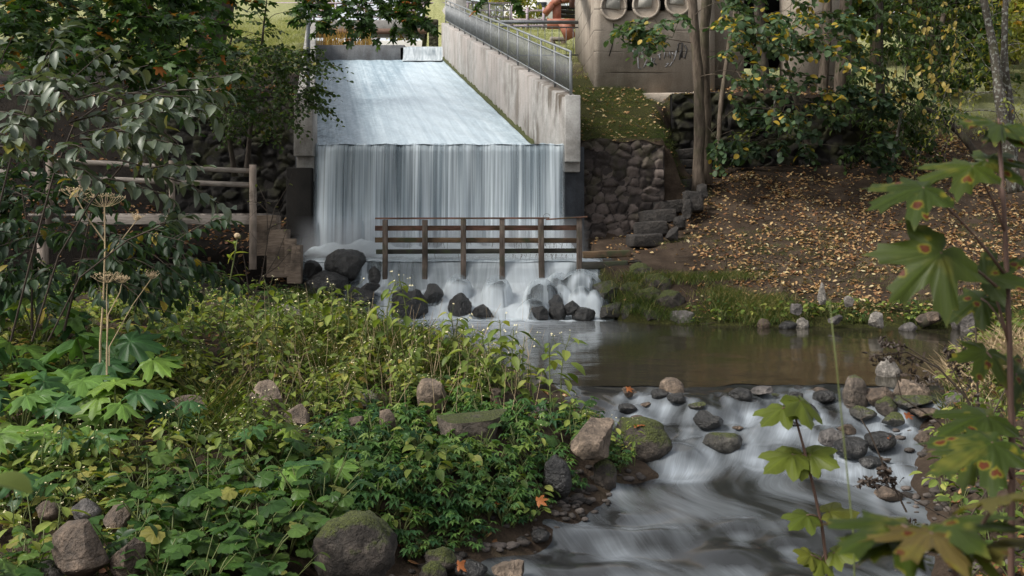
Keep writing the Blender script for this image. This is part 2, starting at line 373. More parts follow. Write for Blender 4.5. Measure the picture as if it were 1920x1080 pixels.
def H(x, y):
    x = np.asarray(x, float); y = np.asarray(y, float)
    d = dwater(x, y); w = wz(y)
    dd = np.maximum(d, 0)
    rise = .04 + .28 * sm(0, .9, dd) + .075 * dd
    left = w + rise + .25 * sm(15, 19, y) * sm(0, 2.0, dd)
    # behind the footbridge the left slope climbs to a terrace, then to the meadow
    terr_l = 2.75 + .27 * np.maximum(y - 23.4, 0) + .05 * np.maximum(y - 44, 0)
    slope_l = np.interp(y, [19.8, 23.0, 25.0], [0, .35, 1.0])
    wallx = sm(-8.6, -7.4, x)
    step = sm(23.15, 23.5, y) * (1 - .25) + .25 * sm(20, 23, y)
    k = wallx * step + (1 - wallx) * slope_l
    left = left * (1 - k) + terr_l * k
    # right slope
    ys = y - yfar(np.maximum(x, 2.2))
    sl = np.interp(ys, [-.3, 0, .35, 2.0, 6, 9.5, 22, 60], [-2.4, -2.02, -1.80, -1.15, .55, 1.9, 6.0, 15])
    terr = np.interp(y, [25.2, 25.6, 27, 33, 44, 60], [1.3, 3.1, 3.35, 4.6, 7.5, 12])
    kt = sm(25.2, 25.6, y) * (1 - sm(8.6, 10.5, x)) * sm(3.6, 4.2, x)
    sl = sl * (1 - kt) + np.maximum(sl, terr) * kt
    # flat by the plank steps, wall, then the moss terrace next to the chute
    near = np.interp(y, [17.9, 18.4, 20, 22.55, 22.8, 23, 27, 33, 44, 56, 70], [-2.05, -1.8, -1.0, -.55, 1.60, 1.72, 3.45, 5.25, 7.95, 10.4, 12])
    xw = x + .22 * nz2(x, y, 1.9, 1., 4.)
    kn = 1 - sm(2.75, 3.75, xw)
    kn = np.where(y > 22.5, 1 - sm(3.5, 4.4, xw), kn)
    right = sl * (1 - kn) + near * kn
    rb = w + .04 + .30 * sm(0, .8, dd) + .20 * dd      # near right bank
    kr = sm(17.6, 16.2, y)
    right = right * (1 - kr) + rb * kr
    kx = sm(-2.6, .2, x) if np.ndim(x) else float(sm(-2.6, .2, x))
    kx = np.where(y < 12, (x > 1.8) * 1.0, np.where(y < 20, sm(0, 2.2, x), sm(-4, 1.0, x)))
    z = left * (1 - kx) + right * kx
    chn = sm(18.7, 19.1, y) * sm(21.3, 20.9, y) * sm(-4.7, -5.1, x)
    left = left * (1 - chn) + (-1.75) * chn
    z = left * (1 - kx) + right * kx
    bed = w - .35 - .1 * nz2(x, y, 2, 1)
    z = np.where(d < 0, w + .04 + (bed - w) * sm(0, -.5, d), z)
    z = np.where((y < 4.0), -1.68 + 0 * x, z)
    z = np.where((y >= 4.0) & (y < 4.5) & (d >= 0), np.minimum(z, -1.7), z)
    z = z + np.where(d > .25, nz2(x, y, 2.3, .03), 0) + np.where((d > .3) & (y > 24), nz2(x, y, .6, .07), 0)
    # chute trench and basin under the fall
    inch = (y > 22.0) & (x > chute_l(y) - .32) & (x < chute_r(y) + .32)
    z = np.where(inch, np.minimum(z, chute_floor(y) - .5), z)
    bas = (y > 20.2) & (y <= 22.25) & (x > -4.75) & (x < 1.75)
    z = np.where(bas, -1.6, z)
    head = (y > 44) & (y < 57) & (x > chute_l(y) - .5) & (x < chute_r(y) + .4)
    z = np.where(head, np.minimum(z, 6.2), z)
    z = z + .00 * x
    far = np.maximum(y - 75, 0)
    z = np.where(y > 75, 15 + .02 * far, np.minimum(z, 15.0))
    mid = sm(-17, -13, x) * sm(6, 3, x) * sm(56.5, 58, y)
    z = z * (1 - mid) + np.minimum(z, 8.6) * mid
    return z
def Hs(x, y): return float(H(np.array([x]), np.array([y]))[0])
def ground_at(u, v, y0=4.6, y1=60):     # where the sight line through a pixel meets the ground
    ys = np.linspace(y0, y1, 1500); x = (u - 960) / F * ys; z = (HV - v) / F * ys
    i = np.argmax(H(x, ys) > z)
    return np.array([x[i], ys[i], H(x[i:i + 1], ys[i:i + 1])[0]])

xs = np.unique(np.concatenate([np.arange(-60, -14, 3.), np.arange(-14, -5.5, .3), np.arange(-5.5, 9, .13), np.arange(9, 15, .4), np.arange(15, 61, 3.)]))
ys = np.unique(np.concatenate([np.arange(-30, 3.9, 3.), [3.9, 4.0], np.arange(4.05, 12, .14), np.arange(12, 26.5, .13), np.arange(26.5, 46, .4), np.arange(46, 80, 1.5), np.arange(80, 600, 40)]))
GX, GY = np.meshgrid(xs, ys, indexing='ij'); GZ = H(GX.ravel(), GY.ravel())
g = MB(); g.grid(np.stack([GX.ravel(), GY.ravel(), GZ], 1), len(xs), len(ys))
gx = GX.ravel(); gy = GY.ravel(); gd = dwater(gx, gy)
lawn = np.clip(sm(29, 34, gy) * sm(-12, -7, gx + 0 * gy) + sm(27, 31, gy) * sm(9, 11, gx) + sm(46, 50, gy), 0, 1)
lawn = np.maximum(lawn, sm(28.5, 33, gy) * (gx < -3))
mossy = np.clip(sm(22.8, 23.2, gy) * sm(30, 27, gy) * (gx > 1.2) * sm(4.6, 3.2, gx + .5 * nz2(gx, gy, 1.7, 1)) + .75 * sm(1.6, .1, gd) * (gx > 1.5) * sm(16, 17, gy) + .3 * (gx < 1) * (gy < 20), 0, 1)
painted_shade = sm(-3.6, -5.0, gx) * sm(15.5, 17.5, gy) * sm(29, 26, gy) + .5 * sm(3.8, 4.6, gx) * sm(23.5, 25, gy) * sm(12, 9, gx) * sm(29, 27, gy)  # shade put into the soil colour, left slope and under the right trees
k = NT('forest_soil'); co = k.co(); n1 = k.noise(co, 1.7, 6, .65); n2 = k.noise(co, 30, 5, .7)
soil = k.ramp(n1, [(.3, (.026, .018, .012)), (.55, (.062, .044, .031)), (.75, (.11, .082, .058))])
mo = k.ramp(n2, [(.3, (.014, .013, .005)), (.55, (.036, .038, .009)), (.75, (.085, .08, .022))])
la = k.ramp(n2, [(.3, (.16, .17, .06)), (.7, (.35, .35, .18))])
mf = k.ramp(k.math('ADD', k.math('MULTIPLY', k.attr('mossy'), .8), k.math('MULTIPLY', n1, .5)), [(.5, 0), (.72, 1)])
soil = k.mix(k.attr('painted_shade'), soil, k.ramp(n1, [(.3, (.006, .005, .004)), (.7, (.022, .017, .013))])); col = k.mix(mf, soil, mo); col = k.mix(k.attr('lawn'), col, la)
col = k.mix(.4, col, k.mix(1, col, k.ramp(n2, [(.3, .4), (.7, 1.5)]), 'MULTIPLY'))
M['soil'] = k.done(k.bsdf(col, .95, .15, k.bump(k.math('ADD', n2, n1), .9, .05)))
tag(g.build('ground', M['soil'], smooth=True, extra={'painted_shade': painted_shade, 'lawn': lawn, 'mossy': mossy}), kind='structure')

# ------------------------------------------------------------------ leaf templates (base at origin, tip along +Y, face up +Z)
def T_strip(w, n=4, fold=.25, curl=.25, shape=None, tooth=0):
    V = []; L = []
    for i in range(n + 1):
        t = i / n; ww = (shape(t) if shape else math.sin(math.pi * min(1, t * .92 + .06)) ** .8) * w / 2
        if tooth and 0 < i < n: ww *= 1 + tooth * (1 if i % 2 else -1)
        z = -curl * t * t
        for sgn in (-1, 0, 1):
            V.append((sgn * ww, t - (.0 if sgn == 0 else -.02), z + abs(sgn) * ww * fold * 2)); L.append((sgn * ww, t))
    q = []
    for i in range(n):
        for j in (0, 1): a = i * 3 + j; q.append((a, a + 1, a + 4, a + 3))
    m = MB(); m.add(V, quads=q, lc=L); return m.fz()
def T_polar(half, c=(0, 0), curl=.25, wave=.05, lob=3.6, rings=2, seed=0, droop=0.0):
    a = [h[0] for h in half]; r = [h[1] for h in half]
    full = [(math.radians(x), y) for x, y in zip(a, r)] + [(math.radians(-x), y) for x, y in zip(a[1:-1], r[1:-1])][::-1]
    rg = np.random.default_rng(seed); n = len(full); V = [(0, 0, 0)]; L = [(0, 0)]
    for k in range(1, rings + 1):
        s = k / rings
        for th, rr in full:
            rr2 = rr * s if k == rings else (rr * .55 + .25) * s * .8 if rings == 2 else rr * s
            rr2 = min(rr2, rr * s * 1.0 if k == rings else rr * .8)
            x = math.sin(th) * rr2; y = math.cos(th) * rr2
            z = -curl * (x * x * 1.1 + y * y * .8) + wave * math.cos(lob * th * 2) * s + rg.normal() * .03 * s - droop * max(0, y) ** 2
            V.append((x, y, z)); L.append((x, y))
    t = [(0, 1 + (i + 1) % n, 1 + i) for i in range(n)]; q = []
    for k in range(1, rings):
        o = 1 + (k - 1) * n; o2 = o + n
        for i in range(n): j = (i + 1) % n; q.append((o + i, o + j, o2 + j, o2 + i))
    V = np.array(V); V[:, 0] += c[0]; V[:, 1] += c[1]
    m = MB(); m.add(V, t, q, lc=L); return m.fz()
MAPLE = [(0, 1.0), (5, .84), (11, .86), (13, .70), (24, .47), (34, .66), (36, .80), (42, .80), (48, 1.0), (53, .80), (60, .80), (62, .64), (76, .42), (88, .52), (96, .62), (104, .74), (110, .55), (122, .50), (132, .36), (150, .30), (168, .22), (180, .05)]
MAPLE_LO = [(0, 1.0), (11, .78), (24, .47), (36, .78), (48, .98), (60, .74), (76, .42), (102, .7), (125, .42), (160, .22), (180, .05)]
HOG = [(0, 1), (7, .84), (13, .9), (19, .60), (27, .50), (33, .78), (40, .93), (47, .8), (54, .88), (62, .50), (76, .46), (84, .74), (93, .86), (103, .7), (113, .7), (122, .40), (138, .40), (152, .52), (166, .40), (180, .08)]
ROUND = [(0, .76), (10, .70), (20, .74), (32, .69), (45, .74), (58, .68), (72, .72), (86, .66), (100, .68), (115, .60), (130, .60), (146, .52), (160, .46), (172, .28), (180, .04)]
SYC = [(0, 1.0), (8, .86), (16, .80), (24, .62), (30, .56), (38, .70), (48, .86), (58, .78), (68, .60), (80, .54), (95, .58), (108, .50), (130, .42), (155, .38), (170, .25), (180, .04)]
TL = {
    'ovate': T_strip(.52, 5, .22, .28, tooth=.05), 'ovate_lo': T_strip(.55, 3, .25, .3),
    'oval': T_strip(.66, 5, .18, .32, shape=lambda t: (math.sin(math.pi * (t * .96 + .03)) ** .62)),
    'roundish': T_strip(.85, 4, .12, .22, shape=lambda t: (math.sin(math.pi * (t * .93 + .05)) ** .5)),
    'lance': T_strip(.22, 4, .25, .3), 'blade': T_strip(.05, 3, .3, .35, shape=lambda t: 1 - t * .95),
    'maple': T_polar(MAPLE, (0, 0), .30, .025, 3.6, 2, 1), 'maple_b': T_polar(MAPLE, (0, 0), .42, .04, 3.6, 2, 5), 'maple_lo': T_polar(MAPLE_LO, (0, 0), .3, .025, 3.6, 1, 2),
    'hog': T_polar(HOG, (0, 0), .28, .05, 4.1, 2, 3), 'hog_b': T_polar(HOG, (0, 0), .5, .07, 4.1, 2, 4),
    'round': T_polar(ROUND, (0, 0), .22, .03, 5, 2, 6), 'round_b': T_polar(ROUND, (0, 0), .4, .05, 4, 2, 8), 'syc': T_polar(SYC, (0, 0), .35, .05, 3, 2, 9),
    'dry': T_strip(.62, 3, .5, -.35), 'dry_b': T_strip(.6, 3, -.3, .5),
}
_m = MB()        # a small dissected leaf: five leaflets in one plane
for a_, l_ in ((0, 1), (48, .8), (-48, .8), (100, .6), (-100, .6)):
    rot = np.array(Matrix.Rotation(-math.radians(a_), 3, 'Z')) * l_
    _m.inst(T_strip(.42, 3, .3, .3, tooth=.12), rot[None], np.zeros((1, 3)))
TL['dissect'] = _m.fz()

def nrm(v): return v / (np.linalg.norm(v, axis=-1, keepdims=True) + 1e-9)
def put_leaves(mb, tpl, P, D, N, size, tone, mi=None):
    P = np.asarray(P, float).reshape(-1, 3); D = nrm(np.asarray(D, float).reshape(-1, 3)); N = np.broadcast_to(np.asarray(N, float), P.shape)
    X = nrm(np.cross(D, N)); Z = np.cross(X, D)
    size = np.broadcast_to(np.asarray(size, float), (len(P),))
    Mx = np.stack([X, D, Z], 2) * size[:, None, None]
    mb.inst(TL[tpl] if isinstance(tpl, str) else tpl, Mx, P, np.broadcast_to(np.asarray(tone, float), (len(P),)), mi)

def curve(p0, p1, bend=(0, 0, 0), n=6):
    p0 = np.array(p0, float); p1 = np.array(p1, float); t = np.linspace(0, 1, n)[:, None]
    return p0 * (1 - t) + p1 * t + 4 * t * (1 - t) * np.array(bend, float)

def spray(mbL, mbW, p, d, L, n, size, tpl='oval', tone=(.5, .2), droop=.25, rng=R, side=True, wi=0, li=0, r=.006, hang=.2, flat=.35):
    """a twig with leaves set alternately on both sides, and side twigs"""
    d = nrm(np.array(d, float)); p = np.array(p, float)
    t = np.linspace(0, 1, 6)[:, None]
    path = p + d * L * t + np.array([0, 0, -droop * L]) * t ** 2 + np.cumsum(rng.normal(0, .03 * L, (6, 3)), 0) * t
    mbW.tube(path, np.linspace(r, r * .4, 6), 4, mi=wi, cap=False)
    tt = np.linspace(.12, 1, n); idx = tt * 5
    P = np.stack([np.interp(idx, np.arange(6), path[:, c]) for c in range(3)], 1)
    dirs = nrm(np.gradient(path, axis=0)); DD = np.stack([np.interp(idx, np.arange(6), dirs[:, c]) for c in range(3)], 1)
    sd = nrm(np.cross(DD, np.array([0, 0, 1.]) + rng.normal(0, flat, 3)))
    s = np.where(np.arange(n) % 2, 1., -1.)[:, None]
    D = DD * rng.uniform(.2, .9, (n, 1)) + sd * s * rng.uniform(.6, 1.1, (n, 1)) + rng.normal(0, .25, (n, 3)) + np.array([0, 0, -hang])
    N = np.array([0, 0, 1.]) + rng.normal(0, .38, (n, 3))
    put_leaves(mbL, tpl, P + D * .02, D, N, size * rng.uniform(.65, 1.15, n), np.clip(rng.normal(tone[0], tone[1], n), 0, 1), li)
    if side and L > .5:
        for j in range(2, 5):
            sg = 1 if j % 2 else -1
            dv = dirs[j] + sd[min(j, n - 1)] * sg * rng.uniform(.6, 1.2) + rng.normal(0, .15, 3)
            spray(mbL, mbW, path[j], dv, L * rng.uniform(.35, .55), max(4, int(n * .5)), size, tpl, tone, droop, rng, False, wi, li, r * .7, hang, flat)

def tree(name, label, cat, trunks, sprays, tpl, lmat, bmat, size, tone=(.45, .22), group=None, droop=.25, hang=.2, sides=9, leafn=12, twig=.012, trunk_smooth=True, extra_leaves=None):
    """trunks: list of (points, radii); sprays: list of (p, dir, L). twigs are tied to the nearest limb"""
    base = trunks[0][0][0]
    t = thing(name, tuple(base), label, cat, group)
    w = MB(); l = MB(); nodes = []
    for pts, rad in trunks:
        pts = np.array(pts, float); n = max(8, len(pts) * 4)
        ii = np.linspace(0, len(pts) - 1, n)
        pp = np.stack([np.interp(ii, np.arange(len(pts)), pts[:, c]) for c in range(3)], 1)
        rr = np.interp(ii, np.arange(len(pts)), rad)
        pp[1:] += np.cumsum(R.normal(0, .012, (n - 1, 3)), 0) * rr[1:, None] * 6
        rr = rr * (1 + .07 * np.sin(ii * 7.1)); rr[0] *= 1.25
        w.tube(pp, rr, sides); nodes += [(q, r_) for q, r_ in zip(pp[n // 4:], rr[n // 4:])]
    NP = np.array([q for q, _ in nodes]); NR = np.array([r_ for _, r_ in nodes])
    sprays = sorted(sprays, key=lambda s: float(np.min(np.linalg.norm(NP - s[0], axis=1))))
    for p, d, L in sprays:
        p = np.array(p, float); dist = np.linalg.norm(NP - p, axis=1) + np.maximum(0, NP[:, 2] - p[2] - .1) * 1.2
        i = int(np.argmin(dist)); q = NP[i]; dd = np.linalg.norm(p - q)
        if dd > .15:
            pts = curve(q, p, np.array([0, 0, .08 * dd]) + R.normal(0, .05, 3) * dd, 5)
            r0 = min(NR[i] * .7, twig * (.6 + .55 * dd)); w.tube(pts, np.linspace(r0, .007, 5), 5, cap=False)
            NP = np.vstack([NP, pts[1:]]); NR = np.concatenate([NR, np.linspace(r0, .007, 5)[1:]])
        spray(l, w, p, d, L, leafn, size, tpl, tone, droop, hang=hang)
    w.build('trunk', bmat, t, smooth=trunk_smooth)
    if l.n: l.build('crown', lmat, t)
    return t
def rand_sprays(n, box, Yr, centre, L=(.5, 1.0), flat=.5, mask=None):
    """n sprays whose roots fill an image box at depths Yr, growing away from centre"""
    out = []
    while len(out) < n:
        u = R.uniform(box[0], box[1]); v = R.uniform(box[2], box[3]); Y = R.uniform(*Yr)
        if mask and not mask(u, v): continue
        p = W(u, v, Y); d = p - np.array(centre); d = nrm(d) + R.normal(0, .45, 3); d[2] *= flat
        out.append((p, d, R.uniform(*L)))
    return out
# ------------------------------------------------------------------ spillway (one concrete structure)
sp = thing('spillway', (-1.6, 22, -1.2), 'concrete spillway with water running down its sloping chute to a straight lip', 'spillway')
def slope_wall(x0, x1, th, outer, y0=22.0, y1=44.4, zt0=2.56, zt1=8.5, h=1.66):
    m = MB(); V = []
    n = 20
    for i in range(n + 1):
        t = i / n; y = y0 + (y1 - y0) * t; x = x0 + (x1 - x0) * t; zt = zt0 + (zt1 - zt0) * t
        zb = zt - h - (0 if i else -.0)
        a, b = (x, x + th * outer)
        V += [(a, y, zb), (a, y, zt), (b, y, zt), (b, y, zb)]
    q = []
    for i in range(n):
        for j in range(4):
            j2 = (j + 1) % 4; q.append((i * 4 + j, i * 4 + j2, (i + 1) * 4 + j2, (i + 1) * 4 + j))
    q += [(3, 2, 1, 0), (n * 4, n * 4 + 1, n * 4 + 2, n * 4 + 3)]
    return m.add(V, quads=q)
wr = slope_wall(1.14, -3.15, .37, 1).build('side_wall', M['conc_wall'], sp, bevel=.03)
wr['label'] = 'right side wall, brown streaked, railing on its top'
wl = slope_wall(-4.36, -8.75, .40, -1, zt0=2.59, h=1.9).build('side_wall', M['conc_pale'], sp, bevel=.03)
wl['label'] = 'left side wall seen on its pale grey end'
MB().box((1.33, 21.99, 1.85), (.34, .5, 1.46), jit=.006).build('wall_end', M['conc_pale'], sp, bevel=.02)
MB().box((-4.555, 21.99, 1.92), (.42, .5, 1.34), jit=.006).build('wall_end', M['conc_pale'], sp, bevel=.02)
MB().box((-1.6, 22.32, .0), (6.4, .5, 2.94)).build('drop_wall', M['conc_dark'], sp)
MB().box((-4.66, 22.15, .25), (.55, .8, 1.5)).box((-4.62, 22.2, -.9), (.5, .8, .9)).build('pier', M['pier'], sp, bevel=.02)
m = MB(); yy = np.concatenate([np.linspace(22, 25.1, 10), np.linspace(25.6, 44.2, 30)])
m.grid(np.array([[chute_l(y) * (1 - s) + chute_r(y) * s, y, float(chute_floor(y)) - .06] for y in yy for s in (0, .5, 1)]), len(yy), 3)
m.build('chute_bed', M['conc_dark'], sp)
# upper sill: dark wet wall across the head of the chute
sl_, sr_ = chute_l(44), chute_r(44); sx = -4.85
m = MB(); m.box(((sl_ + sx) / 2, 44.25, 7.08), (sx - sl_ + .2, .4, .74)); m.box(((sx + sr_) / 2, 44.25, 7.0), (sr_ - sx + .2, .4, .70))
m.build('sill', M['conc_mid'], sp, bevel=.02)
m = MB(); m.box((-3.45, 50.7, 8.4), (.5, 12.4, 3.4), rz=.19); m.build('headrace_wall', M['conc_pale'], sp, bevel=.02)
# green moss strip at the foot of the right wall
m = MB(); V = []
n = 90
for i in range(n):
    y = 25 + (44 - 25) * i / (n - 1); hh = .10 + .10 * abs(math.sin(i * 1.7)) * random.random() + .06 * random.random()
    x = chute_r(y) - .012; z = float(chute_floor(y)) + .03
    V += [(x, y, z), (x - .02, y, z + hh * .5), (x + .004, y, z + hh)]
m.grid(np.array(V), n, 3); m.build('moss_strip', M['moss'], sp, smooth=True)

# ------------------------------------------------------------------ water
def foam_water(name, dark, foam, streak_scale, stretch, thr, rough_d=.08, rough_f=.7, bump=.3, coord='lc', fattr=True, spec=.5):
    k = NT(name); c = k.attr('lc', 'Vector') if coord == 'lc' else k.co()
    s1 = k.noise(k.mapv(c, stretch), streak_scale, 2, .45, .5); s2 = k.noise(k.mapv(c, tuple(x * 3.1 for x in stretch)), streak_scale, 2, .5, .3)
    s = k.math('ADD', k.math('MULTIPLY', s1, .78), k.math('MULTIPLY', s2, .22))
    f = k.attr('foam') if fattr else 0.5
    a = k.math('ADD', k.math('MULTIPLY', f, thr[0]), k.math('MULTIPLY', k.math('SUBTRACT', s, .57), thr[1]))
    fine = k.noise(k.mapv(c, tuple(x * y for x, y in zip(stretch, (9, 1.6, 1)))), streak_scale, 3, .6, .8)
    ridge = k.ramp(k.math('ABSOLUTE', k.math('SUBTRACT', fine, .5)), [(0, 1), (.06, .15), (.14, 0)])
    a = k.math('ADD', a, k.math('MULTIPLY', k.math('MULTIPLY', ridge, k.math('ADD', f, .06)), .16))
    mask = k.ramp(a, [(.03, 0), (.5, .42), (.95, 1)])
    nb = k.bump(k.math('ADD', s1, k.math('MULTIPLY', mask, .25)), bump, .03)
    d = k.bsdf(dark, rough_d, spec, nb); fo = k.bsdf(foam, rough_f, .3, nb)
    return k.done(k.mixs(mask, d, fo))
M['w_stream'] = foam_water('silky_stream_water', (.019, .020, .020), (.34, .38, .42), 1.7, (1.5, .40, 1), (1.0, 1.0), rough_d=.14, bump=.2)
# still pool
k = NT('brown_pool_water'); co = k.co()
n1 = k.noise(k.mapv(co, (.8, 2.2, 1)), 3.2, 3); n2 = k.noise(k.mapv(co, (.5, 3.0, 1)), 5, 4, .6, 1.5)
fo = k.math('MULTIPLY', k.attr('foam'), k.ramp(n2, [(.35, .25), (.62, 1)]))
nb = k.bump(n1, .10, .03)
M['w_pool'] = k.done(k.mixs(fo, k.bsdf((.021, .019, .012), .10, .5, nb), k.bsdf((.42, .46, .50), .6, .3, nb)))
px = np.arange(-4.6, 10, .1); py = np.concatenate([np.arange(11.70, 12.6, .04), np.arange(12.6, 19.2, .08)])
PX, PY = np.meshgrid(px, py, indexing='ij'); PX = PX.ravel(); PY = PY.ravel()
def ylip(x): return 11.55 + .10 * np.sin(x * 2.1 + 1) + .07 * np.sin(x * 5.3) + .04 * np.sin(x * 11.7 + 2)
PY = PY + (ylip(PX) - 11.70) * np.clip((12.6 - PY) / .9, 0, 1)
PZ = -2.0 + .004 * nz2(PX, PY, 2.2, 1) - .0 * PX
fm = np.clip(sm(2.4, .4, np.hypot((PX + 1.6) / 1.5, (PY - 18.9) / 1.0)) * .85 + .35 * sm(3.2, 1.0, np.hypot((PX + .6) / 1.6, (PY - 17.6))), 0, 1) * sm(2.6, .6, PX)
m = MB(); m.grid(np.stack([PX, PY, PZ], 1), len(px), len(py))
tag(m.build('pool_water', M['w_pool'], smooth=True, extra={'foam': fm}), kind='structure')

# rocks table is needed first: the stream parts around them  (u, v of the base, width px, height px, level, kind, material, label)
ROCKS = []
def rk(u, v, w, h, z, shape, mat, label, grp=None): ROCKS.append((u, v, w, h, z, shape, mat, label, grp))
